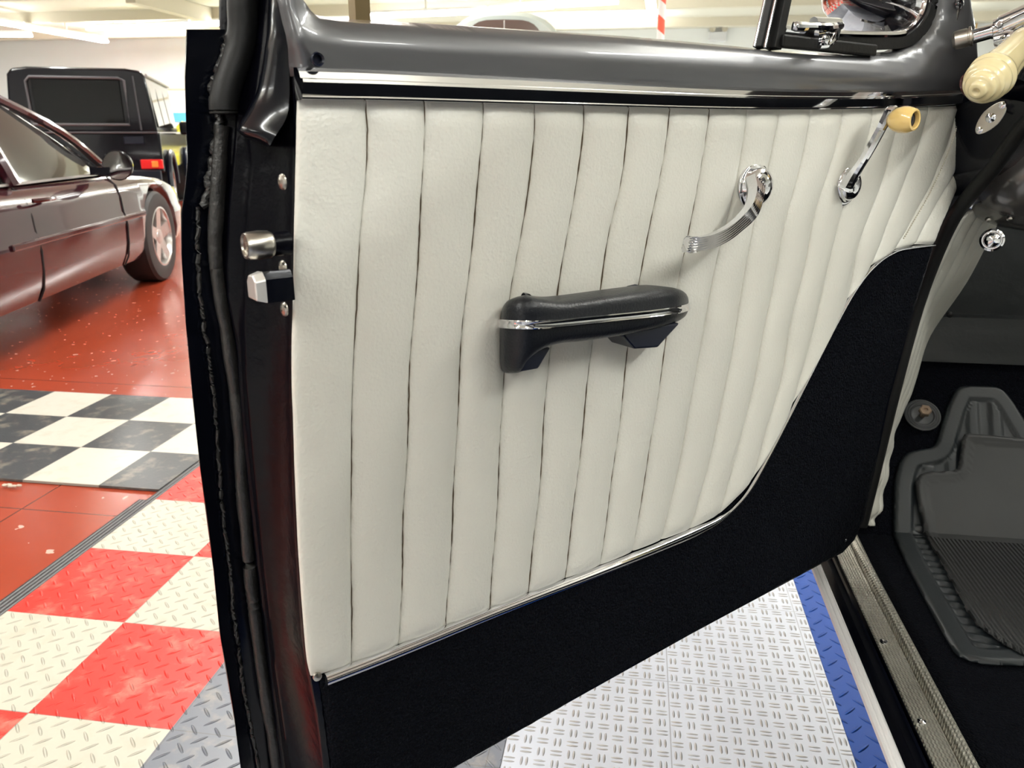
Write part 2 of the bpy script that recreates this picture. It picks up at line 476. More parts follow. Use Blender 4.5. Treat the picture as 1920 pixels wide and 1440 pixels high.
wall('wall_right', (RX1 + .1, (RY0 + RY1) / 2, RZ / 2), .2, RY1 - RY0, RZ, M['wall'])
# ceiling beams (trim)
for i, (y, zz) in enumerate([(15.2, .22), (18.2, .22), (21.4, .2)]):
    wall('trim_%d' % (i + 1), ((RX0 + RX1) / 2, y, RZ - zz / 2), RX1 - RX0, .18, zz, M['trimw'])
wall('trim_4', (-9.6, 19.3, RZ - .16), .2, 8.2, .3, M['trimw'])
wall('trim_5', (-7, RY1 - .02, 2.35), 16, .04, .05, M['trimw'])
# fluorescent fixtures in view
def tube_light(p, q, label):
    p = Vector(p); q = Vector(q); d = (q - p); L = d.length; d.normalize(); s_ = d.cross(UP)
    c = (p + q) / 2
    r_ = empty('fluorescent_light', (c.x, c.y, 3.42), label, 'ceiling light', 'fluorescent lights on the garage ceiling')
    b_ = B(); b_.box(c + UP * .075, L, .16, .05, (d, s_, UP)); b_.box(c + UP * .19, .04, .04, .19, (d, s_, UP))
    h_ = b_.out('fixture_housing', M['white_metal'], r_, smooth=False)
    b_ = B()
    for k in (-.055, .055): b_.tube([p + s_ * k, q + s_ * k], .036, 10)
    b_.out('lamp_tube', M['tube'], r_)
G_ = lambda x, y: GZ(x, y, 3.42)
tube_light(G_(166, 54), G_(262, 51), 'lit ceiling tube light above the black off-roader, at left end of the cross row')
tube_light(G_(266, 51), G_(358, 47), 'lit ceiling tube light in the cross row, second from its left end')
tube_light(G_(362, 47), G_(440, 43), 'lit ceiling tube light in the cross row, partly hidden by the open car door edge')
tube_light(G_(690, 31), G_(912, 22), 'long lit ceiling tube light seen through the left half of the door window')
tube_light(G_(918, 19), G_(1036, 12), 'lit ceiling tube light in the window, above the grey-green van roof')
tube_light(G_(1042, 10), G_(1157, 3), 'lit ceiling tube light in the window, between van roof and striped pole')
tube_light(G_(42, 50), G_(198, 78), 'lit ceiling tube light slanting down above the black off-roader roof')
tube_light(G_(-70, 30), G_(38, 49), 'lit ceiling tube light cut by the left edge, upper one')
tube_light(G_(-80, 65), G_(58, 66), 'lit ceiling tube light cut by the left edge, lower level one')
# ================================================================== FLOOR MATS
def flat(name, pts, z, m, th, parent=None):
    return slab(name, [Vector((p[0], p[1], z)) for p in pts], th, m, parent, (0, 0, -1))
r_ = empty('floor_tile_mat', (-.6, .6, 0), 'red and cream checkered tread tile mat with plain grey tiles beside the car door', 'floor mat')
x0, x1, y0 = -1.445, -.2, -7.0
flat('tile_field', [(x0, y0), (x1, y0), (x1, 6.0), (x0, 6.0)], .012, M['redcheck'], .010, r_)
tag(flat('ramp_edge', [(x0 - .052, y0), (x0, y0), (x0, 2.07), (x0 - .052, 2.07)], .010, M['ramp'], .008, r_), 'dark grey bevelled rubber edging')
tag(flat('ramp_edge', [(x0 - .028, 2.07), (x0, 2.07), (x0, 4.2), (x0 - .028, 4.2)], .010, M['ramp'], .008, r_), 'dark grey bevelled rubber edging')
r_ = empty('floor_tile_mat', (0, 1, 0), 'light grey double bar tile mat under the open car door', 'floor mat')
flat('tile_field', [(-.199, y0), (.435, y0), (.435, 4.2), (-.199, 4.2)], .012, M['greytile'], .010, r_)
r_ = flat('floor_tile_strip', [(.436, y0), (.80, y0), (.80, 4.2), (.436, 4.2)], .012, M['bluetile'], .010)
tag(r_, 'blue tread tile strip between light grey tiles and the car sill', 'floor mat')
r_ = empty('floor_tile_mat', (-2.2, 2.6, 0), 'black and cream checkered tile mat on the red floor beside the maroon car', 'floor mat')
flat('tile_field', [(-6.0, 2.147), (-1.478, 2.147), (-1.478, 3.02), (-6.0, 3.02)], .010, M['bwcheck'], .008, r_)
b_ = B(); q = GZ(25, 913, .006)
for k in range(5): b_.box(q + Vector((.012 * k - .03, .005 * math.sin(k * 2), .004)), .016, .012 - .001 * k, .008)
r_ = b_.out('debris_scrap', mat('dusty_paper', (.5, .42, .34), .9)); tag(r_, 'small crumpled beige scrap lying on the red floor at left edge', 'debris')
bevel(r_, .003)

# ================================================================== THE VINTAGE CAR
car = empty('vintage_car', (1.2, .3, 0), 'black vintage car with its cream pleated door standing open in the foreground', 'car')
# ---- door shell (jamb, flange, skin)
Et = [(-900, 604), (-670, 584), (-186, 539), (-80, 531), (0, 525), (60, 540), (140, 553), (190, 556), (250, 556), (400, 553), (560, 550), (700, 548), (800, 551), (900, 554), (1000, 559), (1100, 565), (1200, 573), (1262, 582), (1350, 600), (1440, 612), (1600, 640)]
R2 = [(-900, 590), (-670, 568), (-186, 518), (-80, 506), (0, 500), (100, 490), (200, 476), (260, 470), (300, 475), (400, 466), (480, 463), (600, 461), (700, 462), (850, 475), (1050, 495), (1250, 517), (1440, 545), (1600, 570)]
R1 = [(-900, 576), (-670, 552), (-186, 496), (-80, 485), (0, 478), (100, 470), (200, 448), (260, 444), (310, 440), (400, 432), (500, 428), (560, 431), (650, 448), (800, 457), (950, 473), (1150, 496), (1300, 513), (1440, 530), (1600, 552)]
WT = [(-900, 540), (-670, 512), (-186, 442), (-80, 430), (0, 424), (55, 424), (100, 420), (200, 408), (300, 405), (480, 400), (600, 412), (700, 430), (800, 442), (900, 450), (1050, 463), (1200, 476), (1300, 488), (1440, 504), (1600, 525)]
OT = [(55, 349), (150, 346), (300, 351), (345, 347), (400, 339), (480, 340), (607, 348), (747, 361), (880, 375), (1069, 400), (1192, 412), (1350, 439), (1440, 451), (1600, 476)]
b_ = B(); rows = []; frows = []
ys = [-900, -780, -670, -500, -340, -186, -80] + list(range(0, 1620, 16))
for y in ys:
    e, r2, r1, wt = (itp(T_, y) for T_ in (Et, R2, R1, WT))
    sp = [(e + 2, .004), (e - 4, .007), (e - 8, .013), (e * .75 + r2 * .25 - 2, .026), (e * .4 + r2 * .6 - 1, .045), (r2 + 3, .058), (r2, .059), (r2 - 4, .066), (r2 * .5 + r1 * .5, .072),
          (r1 + 2, .078), (r1 - 1, .079), (r1 - 5, .086), (max(wt + 7, wt * .6 + r1 * .4 - 3), .092), (wt, .100)]
    if y <= 250:
        k = max(0, min(1, (250 - y) / 30.0))
        sp[3] = (sp[3][0], sp[3][1]); 
    row = [DP(px_, y, t_) for px_, t_ in sp]
    if y < 55: row.append(DP(415 if y >= 0 else itp(WT, y) - 9, y, .104))
    else: row.append(DP(wt - 3, y, .1005))
    row.append(row[-1] + DN * .006)
    rows.append(row)
    if y >= 48:
        yy = max(y, 55); o_ = itp(OT, yy); wv = 1.5 * math.sin(y * .021)
        frows.append([DP(wt - 2, yy, .1), DP((wt + o_) / 2 + 8, yy, .1015), DP((wt + o_) / 2 - 6, yy, .1), DP(o_ + 6, yy, .0995), DP(o_ + 1 + wv * .5, yy, .0985), DP(o_, yy, .100), DP(o_ + .5, yy, .106), DP(wt, yy, .108)])
b_.grid(rows, mi=1); b_.grid(frows)
# raised pressing at the top of the jamb
L_ = [(-900, 596), (-670, 574), (-186, 524), (-80, 514), (0, 511), (60, 512), (120, 506), (170, 492), (210, 468), (232, 453), (246, 450), (262, 470), (274, 500)]
Q_ = [(-900, 602), (-670, 582), (-186, 536), (-80, 527), (0, 523), (60, 536), (120, 542), (170, 543), (210, 541), (232, 532), (246, 522), (262, 512), (274, 506)]
rws = []
for y in [-900, -670, -400, -186, -80, -40, 0, 30, 60, 80, 100, 120, 140, 160, 175, 190, 205, 218, 228, 236, 244, 252, 260, 268, 274]:
    l, q = itp(L_, y), itp(Q_, y); row = []
    hgt = .010 * min(1, max(0, (276 - y) / 26.0)) * min(1, (q - l) / 35.0)
    for k in range(9):
        f_ = k / 8; t_ = .060 - .050 * f_
        row.append(DP(l + (q - l) * f_, y, t_) - DU * (hgt * math.sin(math.pi * f_) ** .6 + .0015 * math.sin(math.pi * f_)))
    rws.append(row)
b_.grid(rws)
# inner board, skin, bottom and hinge edge
zb = [UZ(1600, 1010), UZ(1580, 1036), UZ(1540, 1058)]
inner = [(-.05, .44), (-.03, .44)] 
bz = UZ(850, 1443)[1]
def ipoly(t, pts): return [W(u, t, z) for u, z in pts]
right_edge = [UZ(1822, 185), UZ(1816, 260), UZ(1802, 335), UZ(1775, 402), UZ(1757, 455), UZ(1716, 590), UZ(1672, 750), UZ(1645, 880), UZ(1624, 975), UZ(1606, 1014), UZ(1584, 1038), UZ(1546, 1058)]
top_l = UZ(556, 150)
board = [(UZ(556, 150)[0], 1.143)] + [(.988, 1.143)] + right_edge[1:] + [UZ(1300, 1191), UZ(1060, 1326), UZ(850, 1446), (.02, .462), (-.02, .460), UZ(600, 1350), UZ(584, 1266), UZ(560, 1000), UZ(550, 700), UZ(556, 400)]
n = len(board)
fr = ipoly(.0035, board); bk = ipoly(.1, board)
b_.add(fr, [tuple(range(n))])
b_.add(fr + bk, [(i, (i + 1) % n, (i + 1) % n + n, i + n) for i in range(1, 17)])
skin = [(-.02, 1.17), (.985, 1.20), (.99, 1.1), (.95, .95), (.90, .75), (.86, .5), (.80, .44), (.5, .42), (.1, .41), (-.03, .42)]
b_.add(ipoly(.108, skin), [tuple(range(10))])
b_.add(ipoly(.004, [(0, 1.145), (.98, 1.145)]) + ipoly(.108, [(.98, 1.195), (0, 1.18)]), [(0, 1, 2, 3)])
door = b_.out('door', [M['black_paint'], M['jamb_paint']], car, smooth=True, auto=50)
tag(door, 'open front door, gloss black shell')
# ---- cream pleated panel
SEAMS = [
 [(556,188),(556,260),(553,400),(550,560),(548,640),(548,720),(551,800),(554,900),(558,1000),(563,1080),(568,1150),(575,1230),(582,1266)],
 [(683,190),(686,260),(684,337),(673,453),(663,637),(657,840),(657,1040),(658,1243)],
 [(793,192),(792,300),(785,437),(770,647),(758,907),(747,1206)],
 [(904,194),(902,260),(890,387),(863,647),(849,923),(835,1172)],
 [(1002,197),(999,270),(983,387),(955,553),(942,707),(933,890),(917,1140)],
 [(1094,199),(1090,260),(1073,370),(1043,553),(1027,673),(1008,923),(988,1110)],
 [(1178,202),(1162,334),(1140,436),(1122,547),(1106,660),(1077,923),(1057,1083)],
 [(1254,205),(1231,352),(1195,527),(1174,663),(1160,785),(1140,936),(1123,1058)],
 [(1328,206),(1304,360),(1268,527),(1243,660),(1220,813),(1184,1032)],
 [(1398,207),(1377,345),(1344,469),(1322,589),(1304,680),(1277,836),(1238,1010)],
 [(1460,207),(1439,305),(1413,403),(1396,500),(1378,600),(1362,700),(1339,805),(1314,913),(1292,990)],
 [(1519,206),(1497,309),(1468,418),(1450,516),(1430,610),(1410,720),(1388,805),(1368,885),(1345,963)],
 [(1579,206),(1559,287),(1526,396),(1505,498),(1480,602),(1462,700),(1439,785),(1405,902)],
 [(1634,205),(1614,287),(1574,396),(1545,516),(1522,612),(1507,671),(1477,768)],
 [(1687,203),(1665,290),(1643,360),(1610,443),(1592,535),(1580,567)],
 [(1738,201),(1723,261),(1687,352),(1650,443),(1626,500)],
 [(1794,198),(1774,268),(1738,352),(1701,418),(1672,468)],
 [(1812,196),(1807,262),(1782,330),(1742,398),(1712,458)],
 [(1817,195),(1812,254),(1798,334),(1769,403),(1748,457)]]
NR = 70
def resample(pts):
    uz = [UZ(*p) for p in pts]
    uz = [(u, z) for u, z in uz]
    z0, z1 = uz[0][1], uz[-1][1]
    tab = sorted([(-(z), u) for u, z in uz])
    # smooth interpolation through catmull on points
    sp = smooth_path([Vector((u, z, 0)) for u, z in uz], 10)
    tab = sorted([(-p.y, p.x) for p in sp])
    return [(itp(tab, -(z0 + (z1 - z0) * k / NR)), z0 + (z1 - z0) * k / NR) for k in range(NR + 1)]
RS = [resample(s_) for s_ in SEAMS]
FS = [0, .007, .03, .06, .11, .2, .35, .5, .65, .8, .89, .94, .97, .993]
rows = []; colsm = []
for k in range(NR + 1):
    row = []
    v_ = k / NR
    for i in range(len(RS) - 1):
        (u0, z0), (u1, z1) = RS[i][k], RS[i + 1][k]
        for f_ in FS:
            wv = (.0006 if f_ == 0 else .0003) * math.sin(k * 1.9 + i * 2.3) + .0008 * math.sin(k * .31 + i)
            u = u0 + (u1 - u0) * f_ + (wv if 0 < i else 0); z = z0 + (z1 - z0) * f_
            wd = abs(u1 - u0)
            hh = min(.0062 + .0018 * min(1, i / 9), wd * .125 + .001) * (1 - abs(2 * f_ - 1) ** 3.2) ** .75
            if f_ == 0: hh = -.0016 if i else .0
            if i == 0 and f_ < .5: hh = .0062 * (1 - (1 - f_ * 2) ** 2) ** .5 if f_ else -.002
            tuck = min(1, (v_ * NR + .35) / 2.2) * min(1, (NR - k + .6) / 2.0)
            hh *= tuck
            hh += .0006 * noise.noise(Vector((u * 26, z * 14, i))) + .0003 * noise.noise(Vector((u * 90, z * 50, i)))
            row.append(W(u, -hh - .001, z))
    u1, z1 = RS[-1][k]; row.append(W(u1, .003, z1)); rows.append(row)
b_ = B(); b_.grid(rows)
nc = len(rows[0]) - 1
mi = []
for i in range(len(rows) - 1):
    for j in range(nc): mi.append(1 if (j % len(FS) == 0 and 0 < j < 9 * len(FS)) else 0)
b_.m = mi
panel = b_.out('pleated_panel', [M['vinyl'], M['thread']], door, auto=None)
tag(panel, 'cream vinyl upholstery in vertical pleats')
# stitched line near the hinge edge
b_ = B()
for a_, i0 in ((16, .0),):
    pts = [W(u + .0035, -.006, z) for u, z in RS[a_]][3:66]
    for k in range(0, len(pts) - 1): b_.tube([pts[k], pts[k] * .35 + pts[k + 1] * .65], .0009, 6)
b_.out('stitching', mat('cream_thread', (.7, .66, .55), .7), door)
# ---- carpeted lower panel
TRIM = [(606,1268),(700,1232),(800,1192),(900,1151),(1000,1112),(1100,1074),(1184,1041),(1250,1014),(1310,988),(1345,970),(1375,946),(1405,908),(1440,845),(1477,773),(1530,668),(1580,572),(1612,522),(1640,492),(1665,475),(1690,466),(1746,459)]
TUZ = [UZ(*p) for p in TRIM]
co = [UZ(600, 1272)] + TUZ[1:] + [UZ(1740, 480), UZ(1703, 595), UZ(1661, 750), UZ(1634, 880), UZ(1614, 975), UZ(1598, 1010), UZ(1575, 1034), UZ(1538, 1056), UZ(1420, 1119), UZ(1300, 1185), UZ(1180, 1250), UZ(1060, 1319), UZ(960, 1376), UZ(850, 1438), (.02, .468), (-.012, .466), UZ(622, 1440), UZ(612, 1360)]
edge = co + [co[0]]
def cfn(u, z):
    d = seg_d((u, z), edge)
    r_ = max(0, 1 - d / .006)
    t_ = -.0055 + .0075 * r_ * r_ - .0012 * noise.noise(Vector((u * 160, z * 160, 0))) - .001 * noise.noise(Vector((u * 40, z * 40, 3)))
    k = noise.noise(Vector((u * 120, z * 120, 9))) * .0018 if d < .0005 else 0
    return W(u + k * .5, t_, z + k)
carp = sheet('carpet_panel', co, .0045, cfn, M['carpet'], door)
tag(carp, 'black carpeted kick area sweeping up at the hinge side')
b_ = B()
tp = smooth_path([W(u, -.004, z) for u, z in TUZ], 6)
rad = []
for i, p in enumerate(tp):
    f_ = i / len(tp); rad.append(1.0 if f_ < .38 else max(.42, 1 - (f_ - .38) * 6) )
prof = [(.0005, -.0048), (-.0035, -.0046), (-.0062, -.003), (-.0068, 0), (-.0062, .002), (-.0045, .0030), (-.0046, .0038), (-.003, .0050), (.0005, .0052)]
sgn = 1 if (tp[1] - tp[0]).cross(UP).dot(-DN) > 0 else -1
prof = [(-a * sgn, c) for a, c in prof]
b_.sweep(tp, prof, rad)
b_.out('chrome_trim', M['chrome'], door)
b_ = B(); b_.lathe([(.001, 0), (.004, .001), (.004, .003), (.0005, .0045)], W(*((lambda q: (q[0], -.004, q[1]))(UZ(590, 1262)))), -DN, 12)
b_.out('screw', M['chrome_dull'], door)
b_ = B(); b_.lathe([(.003, 0), (.003, .002), (.0005, .003)], W(*((lambda q: (q[0], -.006, q[1]))(UZ(1577, 1010)))), -DN, 12)
b_.out('screw', M['chrome'], door)
# ---- chrome belt moulding
BT = [(555,189),(620,190),(700,191),(900,196),(1100,201),(1300,206),(1450,207.5),(1600,206),(1700,202),(1822,194)]
bp = smooth_path([W(*((lambda q: (q[0], 0, q[1]))(UZ(*p)))) for p in BT], 5)
sgn = 1 if (bp[1] - bp[0]).cross(UP).dot(-DN) > 0 else -1
prof = [(0, .0225), (.006, .0222), (.0095, .0195), (.0115, .0150), (.0155, .0142), (.0165, .0120), (.0135, .0050), (.0125, .0032), (.0130, .0022), (.0125, .0010), (.009, .0002), (0, 0)]
b_ = B(); b_.sweep(bp, [(a * sgn, c) for a, c in prof])
b_.out('chrome_belt_moulding', M['chrome'], door, auto=28)
# ---- painted garnish moulding round the window
INN = [(588,-6),(590,4),(598,12),(612,20),(640,26),(672,29),(780,35),(900,43),(1050,53),(1200,63),(1330,75),(1420,84),(1470,90),(1560,96),(1640,99),(1690,94),(1727,78),(1752,50),(1766,18),(1770,-6)]
IN = [UZ(*p) for p in INN]
OUTL = [UZ(*p) for p in [(525,-4),(532,40),(541,90),(548,120),(553,142)]]
BOT = [UZ(*p) for p in [(700,147),(900,153),(1100,163),(1300,174),(1450,180),(1600,180),(1700,178),(1822,172)]]
RGT = [UZ(*p) for p in [(1822,140),(1817,60),(1806,-4)]]
ztop = 1.50
TL = OUTL[0]; TR = RGT[-1]
go = [(TL[0] + .06, ztop)] + OUTL + BOT + RGT + [(TR[0] - .10, ztop), (IN[-1][0] - .09, ztop)] + IN[::-1] + [(IN[0][0] + .06, ztop)]
inl = [(IN[0][0] + .06, ztop)] + IN + [(IN[-1][0] - .09, ztop)]
outl = [(TL[0] + .06, ztop)] + OUTL
def gfn(u, z):
    a = max(0, min(1, (z - 1.143) / .020)); low = -.003 - .012 * a
    d = seg_d((u, z), inl); r_ = max(0, 1 - d / .040)
    e = seg_d((u, z), outl); r2_ = max(0, 1 - e / .007)
    er = max(0, 1 - seg_d((u, z), rgl) / .012)
    return W(u, low + .022 * r_ ** 1.1 + .016 * max(0, 1 - d / .006) ** 2 + .012 * r2_ ** 2 + .012 * er ** 2, z)
rgl = RGT + [(TR[0] - .10, ztop)]
g_ = sheet('garnish_moulding', go, .006, gfn, M['garnish'], door)
solid(g_, .003)
tag(g_, 'metallic grey painted window surround')
b_ = B()
hp = smooth_path([W(TL[0] + .075, 0, 1.50), W(TL[0] + .12, .0, 1.545), W(.3, 0, 1.56), W(.6, 0, 1.555), W(IN[-1][0] - .13, 0, 1.54), W(TR[0] - .115, 0, 1.49)], 6)
b_.sweep(hp, [(-.012, -.02), (.012, -.02), (.016, 0), (.012, .02), (-.03, .02), (-.03, -.02)])
b_.out('window_header', M['garnish'], door)
# screw hole
hc = UZ(582, 114)
b_ = B(); b_.lathe([(.0045, -.002), (.0052, .001), (.0045, .0025), (.0032, .001), (.003, -.004), (.0002, -.004)], W(hc[0], -.0125, hc[1]), -DN, 20)
b_.out('screw_hole', M['black_plastic'], door)
# brass run post and window dividers
b_ = B(); a, c = UZ(672, 28, .03); b_.box(W(a + .001, .03, 1.36), .0125, .012, .36, (DU, DN, UP)); b_.out('glass_run_post', M['brass'], door)
def strip(name, p0, p1, wd, dp_, m, t, ext=1.50):
    a0, c0 = UZ(*p0, t); a1, c1 = UZ(*p1, t)
    k = (ext - c0) / (c1 - c0); a2, c2 = a0 + (a1 - a0) * k, ext
    b_ = B(); q0, q1 = W(a0, t, c0), W(a2, t, c2); ax = (q1 - q0).normalized()
    b_.box((q0 + q1) / 2, wd, dp_, (q1 - q0).length, (ax.cross(DN).normalized(), DN, ax)); o_ = b_.out(name, m, door, smooth=False); return bevel(o_, .001)
strip('divider_chrome_edge', (1414, 88), (1434, 0), .0026, .003, M['chrome'], .007)
strip('window_divider', (1424, 90), (1445, 0), .0100, .012, M['black_rubber'], .016)
strip('divider_chrome_edge', (1434, 90), (1454, 0), .0024, .003, M['chrome'], .005)
strip('window_divider', (1448, 92), (1467, 0), .0120, .016, M['black_rubber'], .012)
# vent window
vo = [(1462,66),(1500,72),(1560,76),(1640,78),(1690,76),(1718,62),(1738,36),(1746,8),(1748,-10)]
VO = [UZ(x_, y_, .012) for x_, y_ in vo]
vpath = [W(u, .014, z) for u, z in VO] + [W(VO[-1][0] - .03, .014, 1.35), W(VO[-1][0] - .085, .014, 1.49)]
b_ = B(); b_.sweep(smooth_path(vpath, 5), [(-.006, -.009), (.006, -.009), (.006, .007), (-.006, .007)]); b_.out('vent_seal', M['black_rubber'], door)
vo2 = [(1466,56),(1500,60),(1560,64),(1640,66),(1688,64),(1710,50),(1726,28),(1733,4),(1735,-10)]
VO2 = [UZ(x_, y_, .012) for x_, y_ in vo2]
vp2 = [W(u, .010, z) for u, z in VO2] + [W(VO2[-1][0] - .03, .010, 1.35), W(VO2[-1][0] - .085, .010, 1.49)]
b_ = B(); b_.tube(smooth_path(vp2, 5), .0042, 8); b_.out('vent_frame', M['chrome'], door)
gl = [UZ(1474, 0, .014), UZ(1466, 58, .014)] + [(u, z) for u, z in VO2[1:]] + [(VO2[-1][0] - .03, 1.35), (VO2[-1][0] - .085, 1.48), (UZ(1474, 0, .014)[0] + .05, 1.48)]
slab('vent_glass', [W(u, .013, z) for u, z in gl], .004, M['glass'], door, DN)
# vent sill rubber block + latch
b_ = B(); a0 = UZ(1464, 80, .004); a1 = UZ(1640, 90, .004)
b_.box(W((a0[0] + a1[0]) / 2, .006, (a0[1] + a1[1]) / 2 - .0005), a1[0] - a0[0], .012, .013, (DU, DN, UP)); o_ = b_.out('vent_sill_pad', M['black_rubber'], door, smooth=False); bevel(o_, .002)
b_ = B()
pp = lambda x_, y_, t_: DP(x_, y_, t_)
b_.tube(smooth_path([pp(1486, 49, -.012), pp(1500, 50, -.016), pp(1530, 50, -.018), pp(1556, 52, -.014), pp(1576, 48, -.010)], 4), [.0045] * 2 + [.0052] * 4 + [.0042] * 5 + [.0055] * 4 + [.0045] * 2, 10, up=DN)
b_.tube(smooth_path([pp(1572, 52, -.006), pp(1566, 70, -.006), pp(1552, 84, -.004), pp(1536, 86, -.003)], 4), .0035, 8, up=DN)
b_.box(pp(1540, 70, -.002), .019, .006, .017, (DU, DN, UP)); b_.lathe([(.006, 0), (.005, .004), (.001, .006)], pp(1546, 75, -.005), -DN, 14)
b_.tube([pp(1525, 42, 0), pp(1572, 44, 0)], .006, 8, up=DN)
b_.out('vent_latch', M['chrome'], door)
# ---- armrest
def lerp(a, b2, f_): return a + (b2 - a) * f_
st = [ # px of front line, t, ytop, ymid, ybot, halfdepth
 (936, -.002, 588, 607, 698, .012), (938, -.014, 572, 607, 703, .014), (946, -.028, 563, 607, 705, .016), (968, -.042, 560, 607.5, 703, .018), (995, -.050, 560, 608, 680, .020),
 (1025, -.053, 564, 607, 660, .021), (1060, -.054, 567, 604, 649, .022), (1100, -.054, 563, 600, 645, .022), (1150, -.054, 556, 595, 638, .022), (1200, -.053, 549, 590, 629, .022),
 (1240, -.050, 543, 585, 620, .021), (1265, -.044, 540, 581, 612, .019), (1281, -.034, 541, 577, 604, .016), (1289, -.022, 548, 574, 597, .012), (1291, -.012, 558, 573, 589, .006)]
rows = []; trim = []
for px_, t_, yt, ym, yb, hd in st:
    pm = DP(px_, ym, t_); zt = DP(px_, yt, t_).z; zbm = DP(px_, yb, t_).z
    # inward (towards door) direction
    zmid = pm.z; trim.append(pm)
    rows.append((pm, zt, zbm, hd))
mids = [r_[0] for r_ in rows]
b_ = B(); grid = []
for i, (pm, zt, zbm, hd) in enumerate(rows):
    tg = (mids[min(i + 1, len(mids) - 1)] - mids[max(i - 1, 0)]).normalized()
    inn = UP.cross(tg); 
    if inn.dot(DN) < 0 and i > 2 and i < 12: inn = -inn
    if i <= 2: inn = DU * .9 + DN * .3
    if i >= 12: inn = -DU * .8 + DN * .5
    inn.z = 0; inn.normalize(); ring = []
    cz = (zt + zbm) / 2; hz = (zt - zbm) / 2
    for k in range(24):
        a_ = k / 24 * 2 * math.pi
        ca, sa = math.cos(a_), math.sin(a_)
        e_ = .5
        x_ = -math.copysign(abs(ca) ** e_, ca); zz = math.copysign(abs(sa) ** e_, sa)
        q = pm + inn * (hd * (1 + x_)); q.z = cz + hz * zz
        if abs(q.z - pm.z) < .0035: q += inn * .0008
        ring.append(q)
    grid.append(ring)
sg = []
for j in range(24):
    sg.append(smooth_path([g[j] for g in grid], 4))
grid2 = [[sg[j][i] for j in range(24)] for i in range(len(sg[0]))]
b_.grid(grid2, closed=True); b_.f.append(tuple(range(24))); b_.m.append(0); k = len(b_.v) - 24; b_.f.append(tuple(k + i for i in range(24))); b_.m.append(0)
arm = b_.out('armrest', M['black_pad'], door, auto=60)
tag(arm, 'padded black pull armrest')
b_ = B(); tpp = smooth_path([p - (UP.cross((mids[min(i + 1, 14)] - mids[max(i - 1, 0)]).normalized()) * (1 if UP.cross((mids[min(i + 1, 14)] - mids[max(i - 1, 0)])).dot(DN) > 0 else -1)) * .0006 for i, p in enumerate(mids)], 4)
b_.sweep(tpp, [(-.0022, -.0038), (.0022, -.0038), (.0026, -.0028), (.0014, -.0004), (.0014, .0004), (.0026, .0028), (.0022, .0038), (-.0022, .0038)])
b_.out('armrest_chrome_strip', M['chrome'], door)
def bracket(name, pts, t0, t1):
    slabp = [DP(x_, y_, t0) for x_, y_ in pts]
    o_ = slab(name, slabp, t1, M['black_plastic'], door, DN, bev=.002); return o_
bracket('armrest_bracket', [(976, 698), (1010, 692), (1024, 668), (1034, 652), (1000, 650), (984, 675)], -.040, .030)
bracket('armrest_bracket', [(1170, 632), (1190, 655), (1234, 652), (1252, 632), (1276, 606), (1200, 612), (1168, 625)], -.040, .038)
bracket('armrest_bracket', [(1168, 556), (1180, 537), (1196, 534), (1250, 545), (1250, 600), (1170, 600)], -.012, .010)
# ---- inner door handle
def fine(pr, n=4): return [(p.x, p.y) for p in smooth_path([Vector((a, b2, 0)) for a, b2 in pr], n)]
hc = UZ(1408, 349)
b_ = B()
b_.lathe(fine([(.026, 0), (.0264, .0015), (.0255, .0035), (.0235, .0045), (.0222, .007), (.0195, .012), (.014, .0165), (.007, .0192), (.0005, .020)]), W(hc[0] - .002, -.004, hc[1]), -DN, 96)
b_.out('handle_escutcheon', M['chrome'], door, auto=None)
lp = smooth_path([DP(1412, 340, -.020), DP(1413, 362, -.028), DP(1406, 392, -.040), DP(1386, 416, -.045), DP(1358, 438, -.049), DP(1325, 453, -.052), DP(1292, 458, -.053), DP(1286, 458, -.053)], 6)
ribs = []
for k in range(13):
    f_ = -1 + 2 * k / 12
    ribs.append((.0055 + (.0016 if k % 2 == 0 else -.0018), .0085 * f_))
prof = ribs + [(-.002, .0085), (-.005, .005), (-.005, -.005), (-.002, -.0085)]
sgn = 1 if (lp[1] - lp[0]).cross(DN).dot(UP) > 0 else -1
# path in the door plane: side vector lies in plane, 'up' = DN
prof = [(b2, -a) for a, b2 in prof]
rad = [1.25 - .45 * min(1, i / (len(lp) * .45)) + (.12 if i > len(lp) * .8 else 0) for i in range(len(lp))]
rad[-1] = .8
b_ = B(); b_.sweep(lp, prof, rad, up=DN); b_.out('door_handle', M['chrome'], door, auto=25)
# ---- window crank
cc = UZ(1580, 346)
b_ = B()
b_.lathe(fine([(.0255, 0), (.026, .002), (.0240, .004), (.0210, .0045), (.0190, .007), (.0180, .011), (.0150, .0150), (.0085, .0178), (.0005, .0185)]), W(cc[0] - .004, -.004, cc[1]), -DN, 96)
b_.out('crank_escutcheon', M['chrome'], door, auto=None)
ap = smooth_path([DP(1586, 352, -.018), DP(1599, 330, -.026), DP(1616, 305, -.034), DP(1634, 275, -.040), DP(1650, 246, -.044), DP(1662, 222, -.047), DP(1667, 211, -.048)], 5)
rad = [2.0 - 1.0 * min(1, i / (len(ap) * .3)) ** .6 for i in range(len(ap))]
b_ = B(); b_.sweep(ap, [(.0052, -.002), (.0030, -.0045), (0, -.0052), (-.0030, -.0045), (-.0052, -.002), (-.0052, .003), (.0052, .003)], [r_ * (1 if i < 22 else 1.05) for i, r_ in enumerate(rad)], up=DN)
b_.lathe([(.0005, -.004), (.008, -.003), (.0095, 0), (.0095, .006), (.008, .0085), (.0005, .009)], DP(1668, 214, -.045), -DN, 20)
b_.out('window_crank', M['chrome'], door, auto=25)
kb = DP(1671, 225, -.052)
